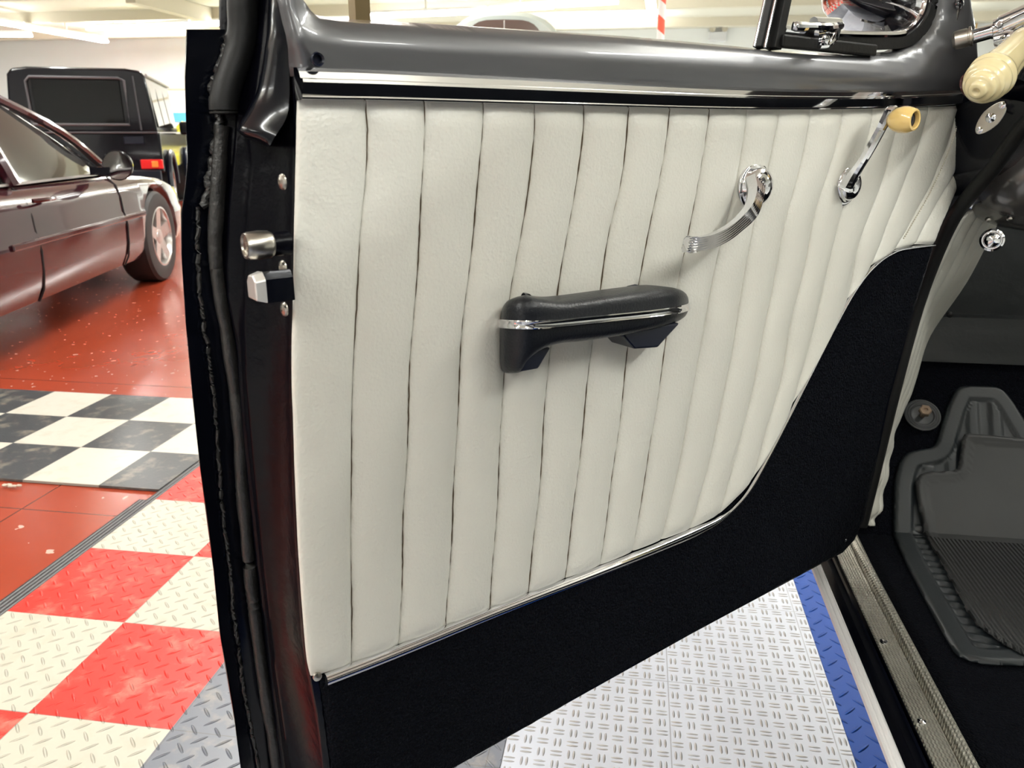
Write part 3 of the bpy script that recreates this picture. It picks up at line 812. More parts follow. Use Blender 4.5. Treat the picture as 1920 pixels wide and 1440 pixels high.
b_ = B(); b_.lathe([(.0005, 0), (.009, .0005), (.0115, .003), (.0140, .009), (.0150, .015), (.0146, .021), (.0130, .026), (.0118, .0285), (.0100, .0292), (.0088, .0285), (.0082, .026), (.0082, .024)], kb, -DN, 36, caps=False)
b_.lathe([(.0083, .0240), (.004, .0238), (.0040, .0255), (.0002, .0262)], kb, -DN, 24, mi=1, caps=False)
b_.out('crank_knob', [M['amber'], M['black_plastic']], door)
# ---- latch gear on the jamb
def jscrew(x_, y_, r_):
    p = JP(x_, y_, -.0215); b_ = B(); b_.lathe([(r_, 0), (r_ * 1.05, .001), (r_ * .9, .0025), (r_ * .35, .0035), (r_ * .3, .0018), (.0002, .0018)], p + DU * .002, -DU, 18)
    b_.out('screw', M['chrome_dull'], door)
jscrew(527, 341, .0055); jscrew(528, 502, .0055); jscrew(531, 580, .0055)
p = JP(531, 456, -.021)
b_ = B(); b_.lathe([(.009, -.004), (.009, .006), (.0085, .0085)], p, -DU, 28, mi=1); b_.lathe([(.0080, .0080), (.0085, .0085), (.0100, .011), (.0105, .018), (.0100, .026), (.0090, .0285), (.0075, .0285), (.0070, .0270), (.0030, .0268), (.0028, .0285), (.0002, .0285)], p, -DU, 28)
b_.out('dovetail_roller', [M['chrome_dull'], M['jamb_paint']], door)
p = JP(541, 533, -.021)
b_ = B(); sx = -DU
hs = [p + DN * a + UP * c for a, c in ((-.011, -.010), (.011, -.010), (.011, .005), (.006, .011), (-.005, .012), (-.011, .007))]
he = [q + sx * .028 for q in hs]; hm = [q + sx * .0205 for q in hs]
n = 6
b_.add(hs + hm, [(i, (i + 1) % n, (i + 1) % n + n, i + n) for i in range(n)])
o_ = b_.out('latch_bolt', M['black_paint'], door, smooth=False)
b_ = B(); sc_ = lambda q, k: p + sx * (q - p).dot(sx) + ((q - p) - sx * (q - p).dot(sx)) * k
he = [sc_(q, .8) for q in he]; hm2 = [sc_(q, 1.0) for q in hm]
b_.add(hm2 + he, [(i, (i + 1) % n, (i + 1) % n + n, i + n) for i in range(n)] + [tuple(range(n, 2 * n))])
o_ = b_.out('latch_bolt_tip', mat('bright_worn_steel', (.75, .74, .70), .35, .7), door, smooth=False); bevel(o_, .001)
# ---- door weatherstrips
up_ = smooth_path([DP(x_, y_, .080) for x_, y_ in [(566, -900), (540, -670), (500, -360), (478, -186), (463, -80), (455, 0), (455, 50), (450, 90), (437, 130), (425, 165), (419, 195), (420, 214)]], 8)
def rough(pts, amp, sc_):
    return [p + Vector((noise.noise(p * sc_), noise.noise(p * sc_ + Vector((7, 0, 0))), noise.noise(p * sc_ + Vector((0, 9, 0))))) * amp for p in pts]
b_ = B(); b_.tube(up_, [.0128 - .002 * min(1, i / 60) for i in range(len(up_))], 14)
o_ = b_.out('upper_weatherstrip', M['black_rubber'], door); tag(o_, 'thick torn rubber tube at top of door edge')
lw = smooth_path([DP(x_, y_, .090) for x_, y_ in [(415, 236), (411, 300), (405, 400), (403, 470), (413, 560), (428, 640), (440, 720), (449, 800), (454, 900), (462, 1000), (472, 1100), (484, 1200), (498, 1300), (520, 1440), (545, 1600)]], 8)
b_ = B(); b_.tube(rough(lw, .0008, 20), [.0058 + .0012 * noise.noise(p * 40) for p in lw], 12)
o_ = b_.out('lower_weatherstrip', M['old_rubber'], door); tag(o_, 'narrow brownish rubber tube along door edge')
# crumbled glue line beside it
gl_ = [(432, 60), (427, 95), (408, 140), (400, 165), (404, 205), (414, 222), (412, 236), (404, 262), (398, 300), (391, 340), (386, 370), (376, 386)]
b_ = B(); gp = smooth_path([DP(x_, y_, .094) for x_, y_ in gl_], 10)
b_.tube(rough(gp, .003, 130), [.0030 + .0028 * abs(noise.noise(p * 190)) for p in gp], 8)
gp = smooth_path([DP(x_, y_, .097) for x_, y_ in [(372, 386), (370, 450), (374, 540), (384, 620), (396, 700), (404, 760), (412, 880), (418, 960), (430, 1060), (438, 1150), (452, 1260), (466, 1340), (478, 1400), (500, 1500)]], 10)
b_.tube(rough(gp, .0016, 90), [.0016 + .0010 * abs(noise.noise(p * 160)) for p in gp], 7)
o_ = b_.out('crumbled_adhesive', M['old_rubber'], door)
# ---- spot lamp on the front post of the door frame
sb = DP(1803, 70, -.012)
b_ = B(); b_.box(DP(1796, 30, -.007), .009, .004, .045, (DU, DN, UP)); b_.out('bracket_strap', M['chrome_dull'], door, smooth=False)
b_ = B()
b_.lathe([(.0005, -.009), (.008, -.008), (.0110, -.005), (.0115, 0), (.0115, .009), (.0105, .0095), (.0105, .011), (.0125, .0115), (.0125, .014), (.009, .0145)], RP(1799, 74, 1.022), RP(1872, 55, 1.0) - RP(1799, 74, 1.022), 32)
b_.out('spotlight_bracket', M['chrome_dull'], door)
b_ = B(); b_.lathe([(.007, 0), (.007, .004), (.003, .006), (.0005, .0065)], DP(1797, 7, -.008), -DN, 14); b_.out('bracket_bolt', M['chrome'], door)
b_ = B(); b_.lathe([(.005, 0), (.005, .003), (.0005, .005)], DP(1798, 93, -.008), -DN, 14); b_.out('bracket_bolt', M['chrome'], door)
s1, s2, s3 = RP(1806, 74, 1.025), RP(1872, 55, 1.0), RP(1945, 22, .97)
b_ = B(); b_.tube([s1, lerp(s1, s2, .2), lerp(s1, s2, .21), s2], [.0092, .0092, .0088, .0088], 20)
b_.tube(smooth_path([lerp(s1, s2, .8), s2, lerp(s2, s3, .4), s3, RP(1990, 0, .95)], 5), [.0095] * 3 + [.0135] * 4 + [.0150] * 14, 20)
b_.tube([RP(1866, 76, .99), RP(1890, 72, .98), RP(1915, 66, .97)], [.007, .0095, .006], 14)
b_.out('spotlight_shaft', M['chrome'], door, auto=40)
h0, h1 = RP(1922, 78, .97), RP(1834, 168, .91)
ax = (h1 - h0); L = ax.length
b_ = B(); sc_ = L / .120
prof = [(.0165, -.012), (.0180, 0), (.0182, .006), (.0190, .03), (.0210, .06), (.0236, .080), (.0240, .084), (.0262, .086), (.0268, .089), (.0262, .092), (.0240, .094), (.0250, .096), (.0254, .100), (.0246, .104), (.0218, .106), (.0222, .108), (.0218, .112), (.0196, .1145), (.0168, .1155), (.0170, .1175), (.0160, .120), (.0130, .1220), (.0100, .1225), (.0098, .125), (.0080, .1272), (.0050, .128), (.0036, .1275), (.0030, .124), (.0002, .124)]
b_.lathe([(r_ * 1.0, h_ * sc_ * .98) for r_, h_ in prof], h0, ax, 64)
# long flutes
o_ = b_.out('spotlight_handle', M['ivory'], door, auto=None); tag(o_, 'ivory plastic grip with stepped rings')
axn = ax.normalized()
a_ = axn.orthogonal().normalized(); c_ = axn.cross(a_)
me = o_.data; cc_ = WORLD[o_.name]
for v in me.vertices:
    q = cc_ + v.co - h0; hh = q.dot(axn) / sc_; rr = q - axn * q.dot(axn)
    if .008 < hh < .086:
        th = math.atan2(rr.dot(c_), rr.dot(a_)); k = max(0, math.cos(th * 5)) ** 6
        f_ = math.sin(math.pi * (hh - .008) / .078); v.co -= rr * (.10 * k * f_)
b_ = B(); b_.lathe([(.0175, -.004), (.0195, -.003), (.0195, .001), (.0175, .002)], h0, ax, 32); b_.out('handle_collar', M['chrome'], door)
wp = smooth_path([RP(1872, 100, 1.0), RP(1840, 118, 1.01), RP(1812, 138, 1.02), RP(1802, 152, 1.02), RP(1806, 172, 1.02), RP(1825, 190, 1.03)], 6)
b_ = B(); b_.tube(wp, .0018, 8); b_.out('spotlight_cable', mat('dark_red_cable', (.06, .012, .010), .4), door)
# lamp outside, behind the vent glass
lc = DP(1668, -6, .17)
axl = (DU * .93 - DN * .35).normalized()
b_ = B()
b_.lathe([(.0005, -.115), (.014, -.112), (.030, -.100), (.044, -.080), (.055, -.055), (.062, -.028), (.066, 0), (.067, .01)], lc, axl, 40, caps=False)
b_.lathe([(.067, .008), (.071, .012), (.072, .020), (.068, .026), (.062, .027)], lc, axl, 40, caps=False)
o_ = b_.out('spotlight_housing', M['chrome'], door)
b_ = B(); b_.lathe([(.064, .024), (.05, .031), (.03, .035), (.0005, .037)], lc, axl, 32, caps=False); b_.out('spotlight_lens', glass('ribbed_lamp_glass', (.95, .97, 1), .05, .25), door)
b_ = B(); b_.tube([lc - UP * .06, DP(1760, 90, .10), DP(1800, 72, .03), DP(1803, 70, 0)], .008, 12); b_.out('spotlight_stem', M['chrome'], door)

# ================================================================== BODY AROUND THE DOOR OPENING
SL = [(1960, 200, .475), (1920, 237, .472), (1890, 277, .470), (1860, 318, .466), (1830, 352, .463), (1806, 382, .460), (1786, 412, .457), (1762, 462, .453), (1735, 530, .448), (1712, 600, .442), (1685, 700, .434), (1660, 800, .427), (1636, 900, .419), (1615, 985, .412)]
sp_ = [PX(x_, y_, X_) for x_, y_, X_ in SL]
top_ext = [Vector((.53, .93, 1.52)), Vector((.49, 1.02, 1.30))]
spath = smooth_path(sp_, 6)
b_ = B(); b_.tube(spath, .0105, 14, up=Vector((1, 0, 0)))
o_ = b_.out('body_weatherstrip', M['black_rubber'], car); tag(o_, 'black rubber seal round the door opening')
# hinge pillar behind the door edge
rows = []
for i, p in enumerate(spath):
    f_ = i / (len(spath) - 1)
    a = p + Vector((.006, .004, 0)); b2 = Vector((p.x - .02, p.y + .03, p.z + .008)); c2 = Vector((.405 - .02 * f_, max(p.y + .10, 1.31), p.z + .03)); d2 = Vector((.385 - .03 * f_, 1.37, p.z + .03))
    rows.append([a, b2, c2, d2, Vector((.385 - .03 * f_, 1.9, p.z + .03))])
b_ = B(); b_.grid(rows)
# cowl top by the screen
cw = [Vector((.40, 1.33, 1.14)), PX(1826, 178, .45), PX(1850, 163, .455), PX(1885, 130, .46), PX(1922, 96, .465), PX(1975, 60, .47), Vector((.53, .98, 1.40))]
lo = [Vector((.40, 1.34, .98)), PX(1822, 340, .462), PX(1840, 330, .464), PX(1870, 300, .468), PX(1925, 235, .472), PX(1985, 180, .476), Vector((.56, .99, 1.40))]
rows = []
for a, c in zip(cw, lo):
    rows.append([a + Vector((.02, .20, -.01)), a + Vector((.0, .008, 0)), lerp(a, c, .08), lerp(a, c, .5) + Vector((0, .012, 0)), c + Vector((.003, .008, 0)), c + Vector((.05, .05, 0))])
b_.grid(rows)
o_ = b_.out('hinge_pillar', M['black_paint'], car, auto=50)
b_ = B(); b_.tube(smooth_path([Vector((.475, 1.15, 1.17)), Vector((.50, 1.05, 1.32)), Vector((.56, .92, 1.50)), Vector((.62, .80, 1.58))], 5), .026, 12, flat=.8); b_.out('windscreen_post', M['black_paint'], car)
# unseen roof, shifted inboard to shade the footwell but not the door panel
rows = []
for j in range(9):
    y = .82 - 2.0 * j / 8; rows.append([Vector((1.16 + 1.2 * (i / 12), y, 1.58 + .09 * math.sin(math.pi * i / 12) + .02 * math.sin(math.pi * j / 8))) for i in range(13)])
b_ = B(); b_.grid(rows); o_ = b_.out('roof_shade_panel', M['black_paint'], car); solid(o_, .02)
# door switch plate
pc = RP(1858, 221, 1.02); nrm = (CAM - pc).normalized(); nrm = (nrm * .6 + Vector((-.75, -.66, 0)) * .4).normalized()
rt = nrm.cross(UP).normalized(); rt = -rt if rt.dot(Vector((1, 0, 0))) < 0 else rt; u2 = nrm.cross(rt); u2 = -u2 if u2.z < 0 else u2
lng = (rt * .58 + u2 * .81).normalized(); sht = nrm.cross(lng)
pts = []
for k in range(40):
    a_ = k / 40 * 2 * math.pi; ca, sa = math.cos(a_), math.sin(a_)
    pts.append(pc + lng * (.0235 * ca) + sht * (.0118 * math.copysign(abs(sa) ** 1.05, sa) * (1 - .12 * abs(ca))))
o_ = slab('door_switch_plate', pts, .003, M['chrome_dull'], car, -nrm, bev=.0008); tag(o_, 'oval steel plate with courtesy light button')
b_ = B(); b_.lathe([(.006, 0), (.006, .002), (.0042, .003), (.004, .006), (.0005, .008)], pc + nrm * .001, nrm, 16)
for k in (-.0182, .0182): b_.lathe([(.0042, 0), (.004, .0015), (.0005, .0028)], pc + lng * k, nrm, 14)
b_.out('switch_button', M['chrome'], o_)
# dash end
b_ = B(); rows = []
for i in range(14):
    f_ = i / 13; X_ = .52 + .02 * 0; 
    x_ = .485 + [0, .004, .012, .025, .045, .07, .11, .17, .25, .40, .60, .8, 1.0, 1.3][i]
    g = [0.02, .30, .50, .66, .79, .88, .95, .99, 1, 1, 1, 1, 1, 1][i]
    ring = []
    for k in range(28):
        a_ = k / 28 * 2 * math.pi
        cy_, cz_ = 1.335 + .01 * f_, 1.045
        yy = math.cos(a_); zz = math.sin(a_)
        ring.append(Vector((x_, cy_ + .125 * g * yy * (1.0) - .02 * zz * g, cz_ + .095 * g * math.copysign(abs(zz) ** .9, zz) )))
    rows.append(ring)
b_.grid(rows, closed=True); b_.f.append(tuple(range(28))); b_.m.append(0)
o_ = b_.out('dashboard', M['dash'], car, auto=None); tag(o_, 'rounded grey painted dashboard end')
kn = PY(1860, 450, 1.29)
b_ = B(); nk = (CAM - kn).normalized()
b_.lathe([(.0155, -.012), (.0170, -.004), (.0165, 0), (.0140, .001), (.0130, -.0015), (.0120, -.0015)], kn, nk, 32, caps=False)
o2 = b_.out('dash_knob', M['chrome'], o_)
b_ = B(); b_.lathe([(.0118, -.002), (.0105, .003), (.006, .0055), (.0005, .006)], kn, nk, 28, caps=False); b_.lathe([(.0005, -.02), (.012, -.02), (.0165, -.010), (.0165, -.005)], kn, nk, 24, caps=False)
b_.out('knob_face', M['chrome'], o_)
for k in range(2):
    b_ = B(); b_.lathe([(.004, 0), (.003, .004), (.0005, .005)], PY(1852 + 40 * k, 411 - 2 * k, 1.25), Vector((0, -1, -.3)), 10); b_.out('dash_screw', M['chrome_dull'], o_)
# firewall and toe board
b_ = B()
b_.add([(.50, 1.72, .66), (1.9, 1.72, .66), (1.9, 1.70, 1.2), (.50, 1.70, 1.2)], [(0, 1, 2, 3)])
rows = [[Vector((x_, 1.72 - .05 * k[0], .66 + k[1])) for x_ in (.5, .8, 1.2, 1.9)] for k in ((0, .09), (.35, .085), (.5, .06), (.5, .03), (.65, .02), (.7, -.005))]
b_.grid(rows)
o_ = b_.out('firewall', M['firewall'], car, auto=40); tag(o_, 'dark insulated firewall under the dash')
b_ = B(); b_.lathe([(.006, 0), (.006, .004), (.001, .007)], PY(1780, 590, 1.67), (0, -1, .2), 12); b_.out('firewall_bolt', M['black_rubber'], o_)
def TOE(px, py, off=0.0):     # toe board plane: z = .385+off + (y-1.43)
    r = ray(px, py); k = (1.1 - .385 - off * 1.4142 + 1.43) / (r.y - r.z); return CAM + r * k
FZ = .385
def FL(px, py, off=0.0):
    p = GZ(px, py, FZ + off)
    return p if p.y <= 1.43 - off * .4142 else TOE(px, py, off)
rows = []
for y, z in [(-.6, FZ), (.4, FZ), (1.0, FZ), (1.36, FZ), (1.42, FZ), (1.43, FZ), (1.44, FZ + .01), (1.5, FZ + .07), (1.6, FZ + .17), (1.69, FZ + .26), (1.725, FZ + .295)]:
    rows.append([Vector((x_, y, z)) for x_ in (.40, .44, .5, .6, .8, 1.1, 1.5, 1.9)])
b_ = B(); b_.grid(rows); o_ = b_.out('floor_carpet', M['carpet'], car); solid(o_, .012)
tag(o_, 'black carpet over floor and toe board')
# plug on toe board
pc = TOE(1729, 779, .004); nt_ = Vector((0, -.7071, .7071))
b_ = B(); b_.lathe([(.034, 0), (.034, .003), (.031, .0045), (.029, .003), (.027, .0045), (.0245, .003), (.022, .0045), (.020, .002), (.016, .001)], pc, nt_, 36)
o_ = b_.out('rubber_grommet', mat('grey_rubber', (.05, .052, .055), .5), car)
b_ = B(); b_.lathe([(.006, 0), (.006, .018), (.012, .019), (.012, .026), (.010, .028), (.0045, .028), (.004, .026), (.0002, .026)], pc, (nt_ + Vector((-.1, -.25, .2))).normalized(), 6); b_.out('floor_bolt', mat('rusty_steel', (.30, .22, .16), .4, .8), car)
# kick panel: cream pleats
near = []
for p in smooth_path([PX(x_, y_, X_ + .006) for x_, y_, X_ in SL if y_ > 400], 6): near.append(p)
FAR = [Vector((.640, 1.50, 1.02)), Vector((.615, 1.52, .95)), Vector((.610, 1.60, .83)), Vector((.595, 1.70, .70)), TOE(1712, 712), TOE(1699, 752), TOE(1677, 802), TOE(1668, 849), TOE(1661, 900), FL(1650, 957), FL(1637, 984)]
far = smooth_path(FAR, 6)
rows = []
NN = 60
def samp(lst, f_):
    x_ = f_ * (len(lst) - 1); i = min(int(x_), len(lst) - 2); return lerp(lst[i], lst[i + 1], x_ - i)
for k in range(NN + 1):
    f_ = k / NN; a = samp(near, f_); c = samp(far, f_); row = []
    nn = (c - a).cross(UP).normalized(); nn = -nn if nn.dot(Vector((1, 0, 0))) < 0 else nn
    wr = max(0, (f_ - .45) / .55)
    for s_ in range(41):
        g = s_ / 40; ph = (g * 5.0) % 1.0
        hh = .012 * (1 - abs(2 * ph - 1) ** 2.5) * (1 - .5 * wr) + wr * .010 * noise.noise(Vector((g * 3, f_ * 16, 0))) * math.sin(math.pi * g) + .004 * wr * math.sin(f_ * 60 + g * 5)
        row.append(lerp(a, c, g) + nn * (hh - .004))
    rows.append(row)
b_ = B(); b_.grid(rows); o_ = b_.out('kick_panel', M['vinyl'], car); solid(o_, .004)
tag(o_, 'cream pleated vinyl beside the footwell')
# sill: cross section at X/z extruded along the car
YS0, YS1 = -.9, 1.42
def ext(name, prof, m, y0=YS0, y1=YS1, parent=car, n=24, taper=None):
    b_ = B(); rows = []
    for i in range(n + 1):
        y = y0 + (y1 - y0) * i / n
        rows.append([Vector((x_ + (taper(y, x_) if taper else 0), y, z_)) for x_, z_ in prof])
    b_.grid(rows); return b_.out(name, m, parent, auto=30)
M['bright_alu'] = mat('bright_ribbed_aluminium', (.85, .84, .84), .45, .4)
o_ = ext('rocker_chrome_strip', [(.303, .430), (.2990, .437), (.2950, .446), (.2965, .4495), (.2995, .4498), (.3005, .4480), (.3025, .4480), (.3035, .4498), (.3065, .4498), (.3075, .4480), (.3090, .4480), (.3100, .4495), (.3125, .447), (.3125, .425)], M['bright_alu'], y1=1.34)
tag(o_, 'bright ribbed chrome strip along the sill')
ext('rocker_panel', [(.47, .12), (.40, .24), (.335, .38), (.3035, .431), (.3125, .4305), (.314, .4245), (.335, .427), (.338, .440), (.341, .441), (.343, .427), (.3435, .412), (.353, .410), (.353, .424), (.356, .4245)], M['black_paint'], y1=1.36)
bend = lambda y, x_: -.030 * max(0, (y - 1.22) / .2) ** 2 * 0 + .012 * max(0, (y - 1.3) / .12) ** 2
o_ = ext('sill_plate', [(.354, .423), (.3555, .4262), (.3835, .4266), (.3840, .421), (.3875, .4195), (.3885, .427), (.391, .4325), (.397, .4345), (.402, .430), (.407, .418), (.408, .395)], M['sill'], y1=1.425, taper=lambda y, x_: (.404 - x_) * .0 + .006 * max(0, (y - 1.2) / .2) ** 2)
tag(o_, 'worn patterned aluminium step plate')
for yy in (1.28, 1.02, .86, .70):
    b_ = B(); b_.lathe([(.0055, 0), (.005, .0018), (.002, .0028), (.0015, .0018), (.0001, .0018)], Vector((.364 if yy != .70 else .37, yy, .4262)), UP, 16); b_.out('sill_screw', M['chrome'], o_)
b_ = B(); b_.tube(smooth_path([Vector((.398, 1.40, .424)), Vector((.403, 1.425, .432)), Vector((.408, 1.44, .452)), Vector((.412, 1.45, .476))], 5), .0075, 12); b_.out('sill_end_cap', M['chrome'], car)

# ================================================================== RUBBER FLOOR MATS
def matmesh(name, outline, off, m, parent, th=.006, bev=.002):
    """polygon of pixels laid on the floor / toe board, with a fold along y=1.43"""
    top = [FL(x_, y_, off) for x_, y_ in outline]
    return top
def uvfloor(px, py, off):
    p = FL(px, py, off)
    if p.y <= 1.43 - off * .4142 + 1e-6: return (p.x, p.y)
    return (p.x, 1.43 + max(0, (p.y + off * .7071 - 1.43)) * 1.4142)
def f3(x_, s_, off):
    if s_ <= 1.43: 
        return Vector((x_, s_, FZ + off))
    d = (s_ - 1.43) * .7071; return Vector((x_, 1.43 + d - off * .7071, FZ + off * .7071 + d))
def rounded(pts):
    n_ = len(pts); out = []
    for i in range(n_):
        p, q, r_ = (Vector((*pts[(i + k) % n_], 0)) for k in (-1, 0, 1))
        la, lb = min(.012, (p - q).length * .4), min(.012, (r_ - q).length * .4)
        a_, b2 = q + (p - q).normalized() * la, q + (r_ - q).normalized() * lb
        for t in (0, .5, 1): 
            v_ = a_ * (1 - t) ** 2 + q * (2 * t * (1 - t)) + b2 * t * t; out.append((v_.x, v_.y))
    return out
tray = [(1920, 1246), (1845, 1244), (1795, 1230), (1770, 1190), (1735, 1125), (1702, 1062), (1681, 1015), (1675, 960), (1677, 900), (1686, 866), (1700, 848), (1725, 842), (1752, 838), (1762, 805), (1776, 760), (1792, 728), (1810, 722), (1868, 724), (1884, 732), (1900, 752), (1925, 792), (1960, 850), (2200, 850), (2250, 1000), (2300, 1246)]
tuv = rounded([uvfloor(x_, y_, .006) for x_, y_ in tray]); ted = tuv + [tuv[0]]
def tfn(x_, s_):
    d = seg_d((x_, s_), ted); st_ = lambda a, b2, v_: (lambda t: t * t * (3 - 2 * t))(max(0, min(1, (v_ - a) / (b2 - a))))
    h_ = .004 + .006 * st_(0, .005, d) - .006 * st_(.030, .035, d)
    if .035 < d < .066 and s_ < 1.45: h_ += .0035 * (.5 + .5 * math.tanh(4 * math.sin(s_ * 290 + x_ * 60)))
    if s_ > 1.56 and d > .035: h_ += .0030 * (.5 + .5 * math.tanh(5 * math.sin((x_ - .4 + (s_ - 1.6) * -.10) * 150)))
    return f3(x_, s_, h_)
r_ = sheet('rubber_floor_mat', tuv, .0036, tfn, M['matrub'], None); solid(r_, .003)
tag(r_, 'black rubber tray mat with raised rim, lying on the car carpet', 'floor mat')
m2 = [(1806, 811), (1925, 822), (2150, 830), (2250, 1000), (2300, 1260), (1925, 1230), (1880, 1205), (1832, 1170), (1820, 1155), (1790, 1100), (1755, 1035), (1732, 985), (1719, 935), (1716, 905), (1724, 888), (1745, 884), (1797, 882), (1800, 850)]
muv = rounded([uvfloor(x_, y_, .014) for x_, y_ in m2]); med = muv + [muv[0]]
smax = uvfloor(1755, 985, .014)
def mfn(x_, s_):
    d = seg_d((x_, s_), med); h_ = .016
    pr = f3(x_, s_, .016)
    h_ = .014 + .0025 * max(0, 1 - abs(d - .006) / .006) + (.0012 if d < .02 else 0)
    if d < .003: h_ = .013
    return f3(x_, s_, h_)
r_ = sheet('rubber_floor_mat', muv, .0036, mfn, M['matrub2'], None); solid(r_, .004)
tag(r_, 'dusty ribbed rubber mat lying on top of the tray mat in the footwell', 'floor mat')

# unseen body side, added right of frame to block light and darken reflections
rows = []
for y in (.27, .2, -.6, -1.6, -2.4):
    rows.append([Vector((.44 + .05 * (y < .25), y, 1.62)), Vector((.42, y, 1.35)), Vector((.40, y, 1.1)), Vector((.37, y, .85)), Vector((.35, y, .6)), Vector((.33, y, .42))])
b_ = B(); b_.grid(rows); o_ = b_.out('body_side_blocker', M['black_paint'], car, auto=40); solid(o_, .03)
# ================================================================== BACKGROUND VEHICLES
class Fr:
    sy = 1.0; sz = 1.0
    def __init__(s, org, az):
        s.o = Vector(org); s.h = Vector((math.sin(az), math.cos(az), 0)); s.r = Vector((math.cos(az), -math.sin(az), 0))
    def __call__(s, x, y, z): return s.o + s.h * x + s.r * (y * s.sy) + UP * (z * s.sz)
def wheel(fr, x, y, side, parent, R=.34, wd=.235, rimR=.225, name='wheel'):
    b_ = B(); c = fr(x, y, R); ax = fr.r * side
    b_.lathe([(rimR, -wd), (R * .93, -wd), (R, -wd + .03), (R, -.03), (R * .95, -.008), (rimR + .02, 0), (rimR, -.006)], c, ax, 48, caps=False)
    w_ = b_.out(name, M['tyre'], parent); tag(w_, 'black tyre')
    b_ = B(); b_.lathe([(rimR, -.004), (rimR - .012, -.002), (rimR - .02, -.02), (rimR - .03, -.09)], c, ax, 48, caps=False)
    b_.lathe([(.001, -.1), (rimR - .02, -.1)], c, ax, 32, caps=False, mi=1)
    for k in range(5):
        a_ = k / 5 * 2 * math.pi + .3; d = (fr.h * math.cos(a_) + UP * math.sin(a_)); e = d.cross(ax)
        b_.add([c + ax * -.03 + e * .05, c + ax * -.03 - e * .05, c + d * (rimR - .015) + ax * -.012 - e * .042, c + d * (rimR - .015) + ax * -.012 + e * .042,
                c + ax * -.07 + e * .05, c + ax * -.07 - e * .05, c + d * (rimR - .015) + ax * -.06 - e * .042, c + d * (rimR - .015) + ax * -.06 + e * .042],
               [(0, 1, 2, 3), (0, 4, 5, 1), (1, 5, 6, 2), (3, 2, 6, 7), (0, 3, 7, 4)])
    b_.lathe([(.06, -.04), (.055, -.022), (.001, -.018)], c, ax, 24)
    b_.out('alloy_rim', [M['rim'], M['dark']], w_, auto=40)
def boolean_cut(o, cutters):
    bpy.context.view_layer.update()
    for c in cutters:
        md = o.modifiers.new('cut', 'BOOLEAN'); md.object = c; md.operation = 'DIFFERENCE'; md.solver = 'EXACT'
    bpy.context.view_layer.update()
    dg = bpy.context.evaluated_depsgraph_get()
    me = bpy.data.meshes.new_from_object(o.evaluated_get(dg)); o.modifiers.clear(); o.data = me
    for c in cutters: bpy.data.objects.remove(c)
